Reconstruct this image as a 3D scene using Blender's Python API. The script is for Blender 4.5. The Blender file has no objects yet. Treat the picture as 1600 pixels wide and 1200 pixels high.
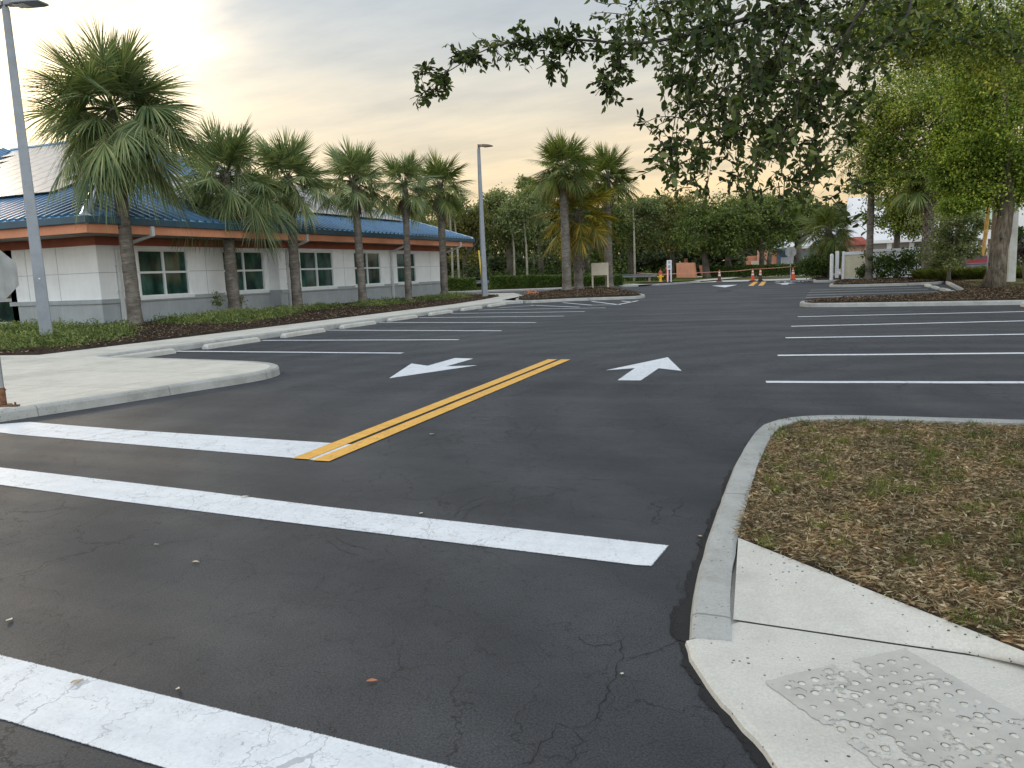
import bpy, math, random
import numpy as np
from mathutils import Vector, Matrix
sc = bpy.context.scene
COL = sc.collection
rng = np.random.default_rng(7)
random.seed(7)
PI = math.pi

# ---------------------------------------------------------------- camera
RW = np.array([[0.93008568, 0.01847848, -0.36687761],
               [0.36541627, -0.14868926, 0.91889197],
               [-0.03757103, -0.98871131, -0.14504609]])
EYE = np.array([0.0, 0.0, 1.5]); FPX = 1202.0
cam = bpy.data.cameras.new('camera'); co = bpy.data.objects.new('camera', cam); COL.objects.link(co)
cam.sensor_width = 36; cam.lens = FPX / 1600 * 36; cam.clip_end = 3000; cam.clip_start = .05
M4 = Matrix.Identity(4)
for i in range(3):
    M4[i][0] = RW[i][0]; M4[i][1] = -RW[i][1]; M4[i][2] = -RW[i][2]; M4[i][3] = EYE[i]
co.matrix_world = M4
sc.camera = co

# ---------------------------------------------------------------- sky and sun
SUN_D = Vector((-0.86, 0.47, 0.24)).normalized()
SUN_EL = math.asin(SUN_D.z); SUN_AZ = math.atan2(SUN_D.x, SUN_D.y)
sc.view_settings.view_transform = 'Standard'; sc.view_settings.look = 'None'
sc.view_settings.exposure = 0.0; sc.view_settings.gamma = 1
sc.cycles.max_bounces = 5; sc.cycles.diffuse_bounces = 3; sc.cycles.glossy_bounces = 3
sc.cycles.transmission_bounces = 4; sc.cycles.transparent_max_bounces = 6
w = bpy.data.worlds.new('World'); sc.world = w; w.use_nodes = True
NT = w.node_tree; NT.nodes.clear()

class NB:
    """small node builder"""
    def __init__(s, nt): s.nt = nt
    def n(s, typ, ins=None, **kw):
        nd = s.nt.nodes.new(typ)
        for k, v in kw.items(): setattr(nd, k, v)
        for k, v in (ins or {}).items():
            if isinstance(v, bpy.types.NodeSocket): s.nt.links.new(v, nd.inputs[k])
            else: nd.inputs[k].default_value = v
        return nd
    def m(s, op, a, b=0.0, c=None, clamp=False):
        nd = s.nt.nodes.new('ShaderNodeMath'); nd.operation = op; nd.use_clamp = clamp
        for i, v in enumerate((a, b) if c is None else (a, b, c)):
            if isinstance(v, bpy.types.NodeSocket): s.nt.links.new(v, nd.inputs[i])
            else: nd.inputs[i].default_value = v
        return nd.outputs[0]
    def mix(s, f, a, b, mode='MIX'):
        nd = s.nt.nodes.new('ShaderNodeMix'); nd.data_type = 'RGBA'; nd.blend_type = mode
        for i, v in ((0, f), (6, a), (7, b)):
            if isinstance(v, bpy.types.NodeSocket): s.nt.links.new(v, nd.inputs[i])
            else: nd.inputs[i].default_value = v if i == 0 else (v[0], v[1], v[2], 1)
        return nd.outputs[2]
    def ramp(s, f, stops, interp='LINEAR'):
        nd = s.nt.nodes.new('ShaderNodeValToRGB'); cr = nd.color_ramp; cr.interpolation = interp
        while len(cr.elements) < len(stops): cr.elements.new(.5)
        for e, (p, c) in zip(cr.elements, stops):
            e.position = p; e.color = (c[0], c[1], c[2], 1) if hasattr(c, '__len__') else (c, c, c, 1)
        s.nt.links.new(f, nd.inputs[0]); return nd.outputs[0]
    def noise(s, vec, scale, detail=3, rough=.55):
        nd = s.nt.nodes.new('ShaderNodeTexNoise'); s.nt.links.new(vec, nd.inputs['Vector'])
        nd.inputs['Scale'].default_value = scale; nd.inputs['Detail'].default_value = detail
        nd.inputs['Roughness'].default_value = rough; return nd.outputs[0]
    def mapping(s, vec, scale=(1, 1, 1), rot=(0, 0, 0), loc=(0, 0, 0)):
        return s.n('ShaderNodeMapping', {'Vector': vec, 'Scale': scale, 'Rotation': rot, 'Location': loc}).outputs[0]

b = NB(NT)
tc = b.n('ShaderNodeTexCoord').outputs['Generated']
sep = b.n('ShaderNodeSeparateXYZ', {0: tc}).outputs
z = b.m('MAXIMUM', sep[2], 0.0)
# thin streaky cloud: project the direction onto a layer overhead
zz = b.m('ADD', z, .12)
cl = b.n('ShaderNodeCombineXYZ', {0: b.m('DIVIDE', sep[0], zz), 1: b.m('DIVIDE', sep[1], zz), 2: 0.0}).outputs[0]
clm = b.mapping(cl, (.55, 1.5, 1), (0, 0, .5))
n1 = b.noise(clm, 1.1, 6, .6)
n2 = b.noise(b.mapping(cl, (.9, 1.6, 1), (0, 0, .2), (3.1, 1.7, 0)), 2.3, 5, .6)
zr = b.m('ADD', z, b.m('MULTIPLY', b.m('SUBTRACT', n1, .5), .10))
colr = b.ramp(zr, [(0.0, (1.0, .70, .40)), (.07, (1.0, .75, .44)), (.12, (.95, .765, .50)), (.18, (.83, .73, .56)), (.26, (.64, .65, .62)), (.36, (.47, .55, .63)), (.5, (.45, .54, .65)), (1.0, (.53, .57, .63))])
bri = b.ramp(z, [(0, .95), (.36, 1.0), (.6, 1.5), (1, 1.7)])
base = b.mix(1.0, colr, bri, 'MULTIPLY')
def glow(d, p, col, amt):
    v = b.n('ShaderNodeVectorMath', {0: tc, 1: tuple(d)}, operation='DOT_PRODUCT').outputs[1]
    v = b.m('POWER', b.m('MAXIMUM', v, 0.0), p)
    v = b.m('MULTIPLY', v, amt)
    return b.mix(1.0, (0, 0, 0), b.mix(v, (0, 0, 0), col, 'MIX'), 'ADD')
def px_dir(px, py):
    v = RW @ np.array([px - 800, py - 600, FPX]); return v / np.linalg.norm(v)
g1 = glow(SUN_D, 26, (1.35, 1.0, .50), .36)
g2 = glow(px_dir(20, 190), 70, (1.3, .98, .52), .5)
g3 = b.mix(b.ramp(n2, [(.36, .1), (.60, 1.0)]), (0, 0, 0), glow(px_dir(262, 62), 800, (1.2, .92, .6), 1.0))
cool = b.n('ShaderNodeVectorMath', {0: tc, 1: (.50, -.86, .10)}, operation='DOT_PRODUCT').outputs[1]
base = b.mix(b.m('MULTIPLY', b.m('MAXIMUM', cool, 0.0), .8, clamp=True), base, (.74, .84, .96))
back = b.m('ADD', b.m('MULTIPLY', b.m('MAXIMUM', cool, 0.0), 1.7), 1.0)  # sky behind the camera brightened, added fill for walls facing it
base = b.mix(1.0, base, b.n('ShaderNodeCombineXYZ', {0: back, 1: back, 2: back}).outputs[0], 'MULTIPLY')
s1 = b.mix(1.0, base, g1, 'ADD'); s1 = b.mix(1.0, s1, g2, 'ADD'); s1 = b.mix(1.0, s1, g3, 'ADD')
cloudf = b.ramp(n1, [(.38, (.82, .85, .90)), (.5, (1, 1, 1)), (.62, (1.20, 1.12, .98))])
s1 = b.mix(.8, s1, cloudf, 'MULTIPLY')
s1 = b.mix(1.0, s1, b.ramp(n2, [(.35, (.93, .93, .94)), (.6, (1.05, 1.03, 1.0))]), 'MULTIPLY')
sky = b.n('ShaderNodeTexSky', sky_type='NISHITA', sun_disc=False, sun_elevation=SUN_EL, sun_rotation=SUN_AZ)
skyb = b.n('ShaderNodeBackground', {0: sky.outputs[0], 1: .018})
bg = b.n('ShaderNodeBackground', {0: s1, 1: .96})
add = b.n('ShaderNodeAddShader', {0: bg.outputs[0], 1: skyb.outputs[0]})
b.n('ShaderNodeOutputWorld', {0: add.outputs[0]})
sl = bpy.data.lights.new('sun', 'SUN'); so = bpy.data.objects.new('sun', sl); COL.objects.link(so)
sl.energy = 1.2; sl.angle = math.radians(10); sl.color = (1.0, .82, .58)
so.rotation_euler = (-SUN_D).to_track_quat('-Z', 'Y').to_euler(); so.location = (-40, 30, 30)

# ---------------------------------------------------------------- projection helpers (where a seen point stands in the world)
def G(px, py, zz=0.0):
    v = RW @ np.array([px - 800, py - 600, FPX]); t = (zz - EYE[2]) / v[2]
    p = EYE + v * t; return (float(p[0]), float(p[1]))
def P(px, py, Y):
    v = RW @ np.array([px - 800, py - 600, FPX]); t = Y / v[1]
    p = EYE + v * t; return np.array([p[0], p[1], p[2]])
def PX(px, py, X):
    v = RW @ np.array([px - 800, py - 600, FPX]); t = X / v[0]
    p = EYE + v * t; return np.array([p[0], p[1], p[2]])

# ---------------------------------------------------------------- object helpers
def tag(o, label=None, cat=None, group=None, kind=None):
    if label: o['label'] = label
    if cat: o['category'] = cat
    if group: o['group'] = group
    if kind: o['kind'] = kind
    return o
def empty(name, loc=(0, 0, 0), rz=0, label=None, cat=None, group=None):
    o = bpy.data.objects.new(name, None); COL.objects.link(o); o.location = loc; o.rotation_euler = (0, 0, rz)
    o.empty_display_size = .2
    return tag(o, label, cat, group)
def copy_tree(o, parent=None):
    c = o.copy(); COL.objects.link(c)
    if parent: c.parent = parent; c.matrix_parent_inverse = o.matrix_parent_inverse
    for ch in o.children: copy_tree(ch, c)
    return c
class MB:
    def __init__(s): s.v = []; s.f = []; s.m = []
    def add(s, vs, fs, m=0):
        k = len(s.v); s.v += [tuple(map(float, v)) for v in vs]
        for f in fs: s.f.append(tuple(i + k for i in f)); s.m.append(m)
    def box(s, c, d, rz=0, m=0, taper=1.0):
        ca, sa = math.cos(rz), math.sin(rz); vs = []
        for dz in (-.5, .5):
            q = taper if dz > 0 else 1
            for dx, dy in ((-.5, -.5), (.5, -.5), (.5, .5), (-.5, .5)):
                x, y = dx * d[0] * q, dy * d[1] * q
                vs.append((c[0] + x * ca - y * sa, c[1] + x * sa + y * ca, c[2] + dz * d[2]))
        s.add(vs, [(3, 2, 1, 0), (4, 5, 6, 7), (0, 1, 5, 4), (1, 2, 6, 5), (2, 3, 7, 6), (3, 0, 4, 7)], m)
    def box2(s, a, b_, m=0):
        s.box([(a[i] + b_[i]) / 2 for i in range(3)], [abs(a[i] - b_[i]) for i in range(3)], 0, m)
    def prism(s, poly, z0, z1, m=0, top=True):
        n = len(poly); ar = sum(poly[i][0] * poly[(i + 1) % n][1] - poly[(i + 1) % n][0] * poly[i][1] for i in range(n))
        if ar < 0: poly = poly[::-1]
        vs = [(p[0], p[1], z0) for p in poly] + [(p[0], p[1], z1) for p in poly]
        fs = [(i, (i + 1) % n, n + (i + 1) % n, n + i) for i in range(n)] + [tuple(range(n, 2 * n)), tuple(range(n - 1, -1, -1))]
        s.add(vs, fs, m)
    def sheet(s, poly, zz, m=0):
        n = len(poly); ar = sum(poly[i][0] * poly[(i + 1) % n][1] - poly[(i + 1) % n][0] * poly[i][1] for i in range(n))
        if ar < 0: poly = poly[::-1]
        s.add([(p[0], p[1], zz) for p in poly], [tuple(range(n))], m)
    def tube(s, pts, rad, n=8, m=0, cap=True, phase=0):
        pts = [Vector(p) for p in pts]; vs = []
        if not hasattr(rad, '__len__'): rad = [rad] * len(pts)
        up = Vector((0, 0, 1))
        d0 = (pts[1] - pts[0]).normalized(); a = d0.cross(up)
        if a.length < .1: a = d0.cross(Vector((0, 1, 0)))
        a.normalize()
        for i, p in enumerate(pts):
            d = (pts[min(i + 1, len(pts) - 1)] - pts[max(i - 1, 0)]).normalized()
            a = (a - d * a.dot(d)).normalized(); c = d.cross(a)
            for k in range(n):
                t = 2 * PI * k / n + phase; vs.append(p + (a * math.cos(t) + c * math.sin(t)) * rad[i])
        fs = []
        for i in range(len(pts) - 1):
            for k in range(n):
                k2 = (k + 1) % n; fs.append((i * n + k, i * n + k2, (i + 1) * n + k2, (i + 1) * n + k))
        if cap: fs += [tuple(range(n - 1, -1, -1)), tuple(range((len(pts) - 1) * n, len(pts) * n))]
        s.add(vs, fs, m)
    def lathe(s, prof, c=(0, 0, 0), n=16, m=0):
        vs = [(c[0] + r * math.cos(2 * PI * k / n), c[1] + r * math.sin(2 * PI * k / n), c[2] + zz) for r, zz in prof for k in range(n)]
        fs = [(i * n + k, i * n + (k + 1) % n, (i + 1) * n + (k + 1) % n, (i + 1) * n + k) for i in range(len(prof) - 1) for k in range(n)]
        fs += [tuple(range(n - 1, -1, -1)), tuple(range((len(prof) - 1) * n, len(prof) * n))]
        s.add(vs, fs, m)
    def build(s, name, mats, parent=None, smooth=False, bevel=0, loc=None):
        me = bpy.data.meshes.new(name); me.from_pydata(s.v, [], s.f)
        for mt in (mats if isinstance(mats, (list, tuple)) else [mats]): me.materials.append(mt)
        me.polygons.foreach_set('material_index', s.m)
        if smooth: me.polygons.foreach_set('use_smooth', [True] * len(s.f))
        me.update()
        o = bpy.data.objects.new(name, me); COL.objects.link(o)
        if parent: o.parent = parent
        if loc is not None: o.location = loc
        if bevel:
            md = o.modifiers.new('bevel', 'BEVEL'); md.width = bevel; md.segments = 2; md.limit_method = 'ANGLE'
        return o
def fast(name, V, k, mats, parent=None, mi=None, loc=None):
    """V: (n*k,3) vertices, every k of them one face"""
    V = np.asarray(V, dtype=np.float32); n = len(V) // k
    me = bpy.data.meshes.new(name); me.vertices.add(len(V)); me.vertices.foreach_set('co', V.ravel())
    me.loops.add(n * k); me.loops.foreach_set('vertex_index', np.arange(n * k, dtype=np.int32))
    me.polygons.add(n); me.polygons.foreach_set('loop_start', np.arange(0, n * k, k, dtype=np.int32))
    me.polygons.foreach_set('loop_total', np.full(n, k, dtype=np.int32))
    for mt in (mats if isinstance(mats, (list, tuple)) else [mats]): me.materials.append(mt)
    if mi is not None: me.polygons.foreach_set('material_index', np.asarray(mi, dtype=np.int32))
    me.update(calc_edges=True); me.validate()
    o = bpy.data.objects.new(name, me); COL.objects.link(o)
    if parent: o.parent = parent
    if loc is not None: o.location = loc
    return o
def unit(a): return a / (np.linalg.norm(a, axis=-1, keepdims=True) + 1e-9)
def leaf_verts(C, L, W, r, droop=0.0, flat=0.0, dirs=None, hexa=True):
    """C (n,3) leaf bases; returns hexagonal (or kite) leaves pointing in random directions"""
    n = len(C)
    D = r.normal(size=(n, 3)) if dirs is None else dirs + r.normal(size=(n, 3)) * .45
    D[:, 2] = D[:, 2] * (1 - flat) - droop; D = unit(D)
    N = unit(r.normal(size=(n, 3)) + np.array([0, 0, .8])); S = unit(np.cross(D, N))
    L = (L * r.uniform(.65, 1.3, n))[:, None]; W = (W * r.uniform(.7, 1.2, n))[:, None] / 2
    U = np.cross(S, D) * W * .35
    if hexa:
        pts = [C, C + D * L * .3 + S * W + U, C + D * L * .68 + S * W * .85 + U, C + D * L, C + D * L * .68 - S * W * .85 + U, C + D * L * .3 - S * W + U]
    else:
        pts = [C, C + D * L * .45 + S * W, C + D * L, C + D * L * .45 - S * W]
    return np.stack(pts, 1).reshape(-1, 3)

# ---------------------------------------------------------------- materials
MATS = {}
def newmat(name):
    m = bpy.data.materials.new(name); m.use_nodes = True; m.node_tree.nodes.clear(); return m, NB(m.node_tree)
def finish(bb, color, rough=.7, metal=0.0, spec=.5, bump=None, bstr=.3, bdist=.02, extra=None):
    ins = {'Base Color': color if isinstance(color, bpy.types.NodeSocket) else (*color, 1), 'Roughness': rough, 'Metallic': metal, 'Specular IOR Level': spec}
    if bump is not None:
        ins['Normal'] = bb.n('ShaderNodeBump', {'Height': bump, 'Strength': bstr, 'Distance': bdist}).outputs[0]
    for k, v in (extra or {}).items(): ins[k] = v
    p = bb.n('ShaderNodeBsdfPrincipled', ins); return p.outputs[0]
def simple(name, col, rough=.6, metal=0.0, var=.12, scale=3.0, bump=.1, bscale=40.0, spec=.5, streak=0.0, coord='Object'):
    m, bb = newmat(name); t = bb.n('ShaderNodeTexCoord').outputs[coord]
    n = bb.noise(t, scale, 4)
    c2 = [c * (1 - var * 1.6) for c in col]; c1 = [min(1, c * (1 + var)) for c in col]
    c = bb.ramp(n, [(.3, c2), (.7, c1)])
    if streak:
        st = bb.noise(bb.mapping(t, (6, 6, .35)), 2.0, 4); c = bb.mix(streak, c, bb.ramp(st, [(.35, (.35, .33, .30)), (.65, (1, 1, 1))]), 'MULTIPLY')
    nb = bb.noise(t, bscale, 3)
    bb.n('ShaderNodeOutputMaterial', {0: finish(bb, c, rough, metal, spec, nb, bump)})
    MATS[name] = m; return m
def foliage(name, cols, trans=.35, rough=.55, spec=.25, big=.6):
    m, bb = newmat(name)
    rnd = bb.n('ShaderNodeNewGeometry').outputs['Random Per Island']
    n = len(cols); c = bb.ramp(rnd, [(i / (n - 1), cl) for i, cl in enumerate(cols)])
    t = bb.n('ShaderNodeTexCoord').outputs['Object']
    nz = bb.noise(t, big, 3)
    c = bb.mix(1.0, c, bb.ramp(nz, [(.33, (.62, .66, .6)), (.66, (1.35, 1.28, 1.1))]), 'MULTIPLY')
    p = finish(bb, c, rough, 0, spec)
    tr = bb.n('ShaderNodeBsdfTranslucent', {0: bb.mix(1.0, c, (1.25, 1.25, .6), 'MULTIPLY')}).outputs[0]
    bb.n('ShaderNodeOutputMaterial', {0: bb.n('ShaderNodeMixShader', {0: trans, 1: p, 2: tr}).outputs[0]})
    MATS[name] = m; return m

def crack_field(bb, t, paint=False):
    """thin meandering cracks shared by asphalt and paint; returns 0..1 (1 = crack)"""
    dn = bb.n('ShaderNodeTexNoise', {'Vector': t, 'Scale': 2.2, 'Detail': 5.0, 'Roughness': .65}).outputs['Color']
    off = bb.n('ShaderNodeVectorMath', {0: dn, 1: (.5, .5, .5)}, operation='SUBTRACT').outputs[0]
    off = bb.n('ShaderNodeVectorMath', {0: off, 'Scale': .55}, operation='SCALE').outputs[0]
    v = bb.n('ShaderNodeVectorMath', {0: t, 1: off}, operation='ADD').outputs[0]
    v = bb.mapping(v, (1, 1, 0))
    d1 = bb.n('ShaderNodeTexVoronoi', {'Vector': bb.mapping(v, (1.5, .9, 1), (0, 0, .7)), 'Scale': 1.5}, feature='DISTANCE_TO_EDGE').outputs['Distance']
    d2 = bb.n('ShaderNodeTexVoronoi', {'Vector': bb.mapping(v, (1.1, 1.7, 1), (0, 0, -.5), (4, 2, 0)), 'Scale': 6.5}, feature='DISTANCE_TO_EDGE').outputs['Distance']
    w1 = bb.ramp(bb.noise(t, .55, 3), [(.36, .002), (.60, .008)] if paint else [(.38, 0), (.60, .0095)])
    c1 = bb.m('LESS_THAN', d1, w1)
    w2 = bb.ramp(bb.noise(bb.mapping(t, (1, 1, 1), (0, 0, 0), (9, 3, 0)), .8, 4), [(.36, .004), (.62, .016)] if paint else [(.40, 0), (.62, .016)])
    c2 = bb.m('LESS_THAN', d2, w2)
    return bb.m('MAXIMUM', c1, bb.m('MULTIPLY', c2, .8))

def make_asphalt():
    m, bb = newmat('asphalt'); t = bb.n('ShaderNodeTexCoord').outputs['Object']
    big = bb.noise(t, .16, 4, .6); mid = bb.noise(bb.mapping(t, (1, .35, 1), (0, 0, .25)), .9, 4, .6); fine = bb.noise(t, 120, 2, .7); grit = bb.noise(t, 420, 1, .5)
    c = bb.ramp(bb.m('ADD', bb.m('MULTIPLY', big, .55), bb.m('MULTIPLY', mid, .45)), [(.34, (.028, .030, .034)), (.52, (.038, .040, .0435)), (.68, (.053, .0535, .055))])
    c = bb.mix(1.0, c, bb.ramp(fine, [(.38, (.62, .62, .63)), (.62, (1.40, 1.40, 1.40))]), 'MULTIPLY')
    speck = bb.m('GREATER_THAN', bb.noise(t, 260, 1, .5), .735)
    c = bb.mix(bb.m('MULTIPLY', speck, .5), c, (.13, .125, .12))
    # scuffed tyre sweeps: wide rings of slightly different tone
    wv = bb.n('ShaderNodeTexWave', {'Vector': bb.mapping(t, (1, 1, 1), (0, 0, 0), (-2.5, -9.5, 0)), 'Scale': .28, 'Distortion': 3.5, 'Detail': 3.0, 'Detail Scale': .6}, wave_type='RINGS', rings_direction='Z').outputs[1]
    c = bb.mix(.9, c, bb.ramp(wv, [(.2, (.86, .86, .87)), (.8, (1.15, 1.14, 1.12))]), 'MULTIPLY')
    c = bb.mix(1.0, c, bb.ramp(bb.noise(bb.mapping(t, (1, 1, 1), (0, 0, 0), (11, 3, 0)), 2.6, 5, .7), [(.35, (.88, .88, .885)), (.5, (1, 1, 1)), (.68, (1.16, 1.15, 1.13))]), 'MULTIPLY')
    ck = crack_field(bb, t)
    c = bb.mix(bb.m('MULTIPLY', ck, .72), c, (.010, .010, .011))
    rough = bb.ramp(bb.noise(bb.mapping(t, (.25, 1.6, 1), (0, 0, .12)), .55, 4), [(.35, .60), (.65, .80)])
    h = bb.m('SUBTRACT', bb.m('ADD', bb.m('MULTIPLY', fine, .5), bb.m('MULTIPLY', grit, .3)), bb.m('MULTIPLY', ck, 1.2))
    h = bb.m('ADD', h, bb.m('MULTIPLY', bb.noise(t, 14, 3), .9))
    bb.n('ShaderNodeOutputMaterial', {0: finish(bb, c, rough, 0, .34, h, .6, .006)})
    MATS['asphalt'] = m
make_asphalt()
def make_paint(name, col, dark, crk=.42):
    m, bb = newmat(name); t = bb.n('ShaderNodeTexCoord').outputs['Object']
    n = bb.noise(bb.mapping(t, (.6, 6, 1)), 1.4, 4); f = bb.noise(t, 60, 3, .7)
    c = bb.ramp(n, [(.3, dark), (.62, col)])
    c = bb.mix(1.0, c, bb.ramp(f, [(.28, (.88, .88, .89)), (.6, (1, 1, 1))]), 'MULTIPLY')
    c = bb.mix(.5, c, bb.ramp(bb.noise(bb.mapping(t, (2.5, 1, 1), (0, 0, .4)), 2.6, 6, .7), [(.34, (.80, .80, .80)), (.55, (1, 1, 1))]), 'MULTIPLY')
    ck = crack_field(bb, t, True)
    c = bb.mix(bb.m('MULTIPLY', ck, crk), c, (.11, .11, .12))
    cov = bb.n('ShaderNodeAttribute', attribute_name='cov').outputs['Fac']
    a = bb.m('ADD', cov, bb.m('MULTIPLY', bb.m('SUBTRACT', bb.noise(t, 150, 3, .8), .5), 1.5))
    a = bb.ramp(a, [(.30, 0), (.62, 1)])
    full = bb.m('GREATER_THAN', cov, .995); a = bb.m('MAXIMUM', a, full)
    p = finish(bb, c, .62, 0, .35, bb.m('SUBTRACT', f, ck), .35, .004)
    bb.n('ShaderNodeOutputMaterial', {0: bb.n('ShaderNodeMixShader', {0: a, 1: bb.n('ShaderNodeBsdfTransparent').outputs[0], 2: p}).outputs[0]})
    MATS[name] = m
make_paint('white_paint', (.70, .715, .72), (.63, .65, .665))
make_paint('yellow_paint', (.80, .44, .075), (.72, .37, .055), .4)
make_paint('asphalt_patch', (.010, .010, .011), (.006, .006, .007), 0)
def make_concrete(name, base_, jx=0, jy=0, spots=.5, warm=1.0, stain=.5, sc_=1.0):
    m, bb = newmat(name); t = bb.n('ShaderNodeTexCoord').outputs['Object']
    a = bb.noise(t, .9, 5, .65); f = bb.noise(t, 90, 3, .7)
    c = bb.ramp(a, [(.28, [x * .80 for x in base_]), (.5, base_), (.72, [min(1, x * 1.12) for x in base_])])
    c = bb.mix(stain, c, bb.ramp(bb.noise(bb.mapping(t, (1, 1, 1), (0, 0, 0), (5, 5, 5)), 3.7, 6, .7), [(.35, (.66, .65, .62)), (.56, (1, 1, 1))]), 'MULTIPLY')
    c = bb.mix(1.0, c, bb.ramp(f, [(.3, (.86, .86, .86)), (.7, (1.1, 1.1, 1.1))]), 'MULTIPLY')
    vo = bb.n('ShaderNodeTexVoronoi', {'Vector': t, 'Scale': 34.0, 'Randomness': 1.0})
    sp = bb.m('LESS_THAN', vo.outputs['Distance'], bb.ramp(bb.noise(t, 1.7, 2), [(.42, .03), (.58, .20)]))
    rs = bb.n('ShaderNodeSeparateColor', {0: vo.outputs['Color']}).outputs[0]
    sp = bb.m('MULTIPLY', sp, bb.m('GREATER_THAN', rs, .52))
    c = bb.mix(bb.m('MULTIPLY', sp, spots), c, (.03, .03, .03))
    h = bb.m('MULTIPLY', f, .5); s_ = bb.n('ShaderNodeSeparateXYZ', {0: t}).outputs
    for ax, sp_, o_ in ((0, jx, .3), (1, jy, .55)):
        if sp_:
            q = bb.m('ABSOLUTE', bb.m('SUBTRACT', bb.m('FRACT', bb.m('ADD', bb.m('DIVIDE', s_[ax], sp_), o_)), .5))
            j = bb.m('LESS_THAN', q, .007 / sp_); c = bb.mix(bb.m('MULTIPLY', j, .62), c, (.12, .11, .10)); h = bb.m('SUBTRACT', h, j)
    bb.n('ShaderNodeOutputMaterial', {0: finish(bb, c, .85, 0, .3, h, .35, .006)})
    MATS[name] = m
make_concrete('kerb_concrete', (.37, .37, .345), 0, 1.6, .6, stain=.6)
make_concrete('pavement_concrete', (.54, .51, .44), 1.55, 1.55, .15, stain=.3)
make_concrete('apron_concrete', (.53, .51, .455), 0, 0, .85, stain=.3)
make_concrete('wheelstop_concrete', (.50, .49, .44), 0, 0, .3, stain=.45)
make_concrete('pole_concrete', (.27, .29, .31), 0, 0, .2, stain=.3)
make_concrete('pad_residue', (.30, .30, .295), 0, 0, .1, stain=.8)

def make_ground(name, c1, c2, c3, scale=3.0, rough=.95, bstr=.8):
    m, bb = newmat(name); t = bb.n('ShaderNodeTexCoord').outputs['Object']
    a = bb.noise(t, scale, 6, .7); f = bb.noise(t, 45, 4, .75); g_ = bb.noise(t, .35, 4, .6)
    c = bb.ramp(bb.m('ADD', bb.m('MULTIPLY', a, .6), bb.m('MULTIPLY', f, .4)), [(.36, c1), (.5, c2), (.64, c3)])
    c = bb.mix(1.0, c, bb.ramp(g_, [(.35, (.75, .78, .75)), (.65, (1.2, 1.15, 1.1))]), 'MULTIPLY')
    bb.n('ShaderNodeOutputMaterial', {0: finish(bb, c, rough, 0, .1, f, bstr, .03)})
    MATS[name] = m
make_ground('mulch', (.012, .009, .007), (.035, .024, .018), (.085, .058, .042), 5)
make_ground('dry_soil', (.035, .026, .017), (.095, .070, .045), (.20, .155, .10), 4)
make_ground('lawn', (.06, .085, .018), (.11, .14, .03), (.17, .18, .05), 2)
make_ground('dull_lawn', (.07, .07, .028), (.12, .115, .045), (.18, .16, .07), 2)
make_ground('far_grass', (.03, .04, .015), (.05, .06, .02), (.07, .07, .03), .5)

simple('white_wall', (.84, .85, .83), .8, var=.05, scale=1.2, bump=.25, bscale=120, streak=.06)
simple('grey_wall', (.36, .385, .385), .85, var=.07, scale=1.5, bump=.35, bscale=100, streak=.1)
simple('joint_grey', (.42, .43, .42), .9, var=.05)
simple('frieze_rust', (.33, .10, .055), .8, var=.12, scale=1.5, bump=.15)
simple('fascia_orange', (.60, .25, .135), .7, var=.08, scale=1.5, bump=.1, streak=.08)
simple('soffit_beige', (.42, .38, .33), .8, var=.05)
simple('gutter_blue', (.022, .075, .115), .35, var=.12, scale=2, bump=.03)
simple('roof_blue', (.36, .55, .69), .28, .2, var=.14, scale=1.2, bump=.03, bscale=6, streak=.15)  # pans pale: sky reflection put into the base colour
simple('roof_seam', (.05, .15, .27), .34, .15, var=.14, scale=1.2, bump=.03, bscale=6)  # seams dark: their shaded sides put into the colour
simple('solar_glass', (.40, .36, .33), .38, .0, var=.05, scale=.6, bump=.01, spec=.6)  # dark glass given a beige base: sky glare put into the colour
simple('solar_edge', (.015, .016, .018), .5)
simple('window_white', (.72, .74, .73), .45, var=.04)
simple('downpipe_white', (.58, .59, .57), .5, var=.07, streak=.12)
simple('palm_trunk', (.175, .155, .13), .9, var=.32, scale=5, bump=1.0, bscale=22)
simple('boot_bark', (.19, .155, .12), .9, var=.3, scale=6, bump=.8, bscale=30)
simple('oak_bark', (.20, .165, .125), .95, var=.40, scale=3.5, bump=1.0, bscale=14, streak=.55)
simple('far_bark', (.13, .11, .085), .95, var=.3, scale=1)
simple('pale_bark', (.30, .27, .21), .95, var=.25, scale=1)
simple('twig', (.05, .04, .033), .9, var=.2)
simple('lamp_grey', (.22, .23, .24), .45, .2, var=.08)
simple('bronze', (.16, .11, .08), .5, .3, var=.1)
simple('lens', (.6, .58, .5), .2)
simple('galv', (.33, .34, .34), .45, .5, var=.12, streak=.15)
simple('sign_back', (.30, .305, .29), .5, .35, var=.12, scale=6, streak=.25)
simple('rust', (.17, .075, .035), .9, var=.4, scale=30)
simple('cream', (.62, .55, .42), .6, var=.05, streak=.06)
simple('cream_yellow', (.66, .60, .43), .6, var=.06, streak=.06)
simple('vinyl_white', (.70, .71, .72), .45, var=.04)
simple('cone_orange', (.78, .085, .022), .55, var=.12, scale=8, streak=.1)
simple('cone_dark', (.10, .03, .02), .7, var=.3, scale=8)
simple('cone_white', (.72, .68, .64), .4, var=.06, scale=10)
simple('rubber', (.015, .015, .016), .8)
simple('tape_red', (.62, .27, .19), .5, var=.1)
simple('hydrant_yellow', (.75, .40, .03), .45, var=.1, scale=10)
simple('hydrant_red', (.45, .05, .035), .45, var=.1, scale=10)
simple('stucco_orange', (.62, .27, .16), .9, var=.08, scale=1.5, bump=.2, streak=.12)
simple('stucco_peach', (.68, .40, .27), .9, var=.07, scale=1.0)
simple('door_blue', (.08, .12, .18), .6, var=.1)
simple('shutter_grey', (.40, .40, .41), .6, var=.05)
simple('roof_white', (.66, .64, .62), .7, var=.05, scale=.4)
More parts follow.
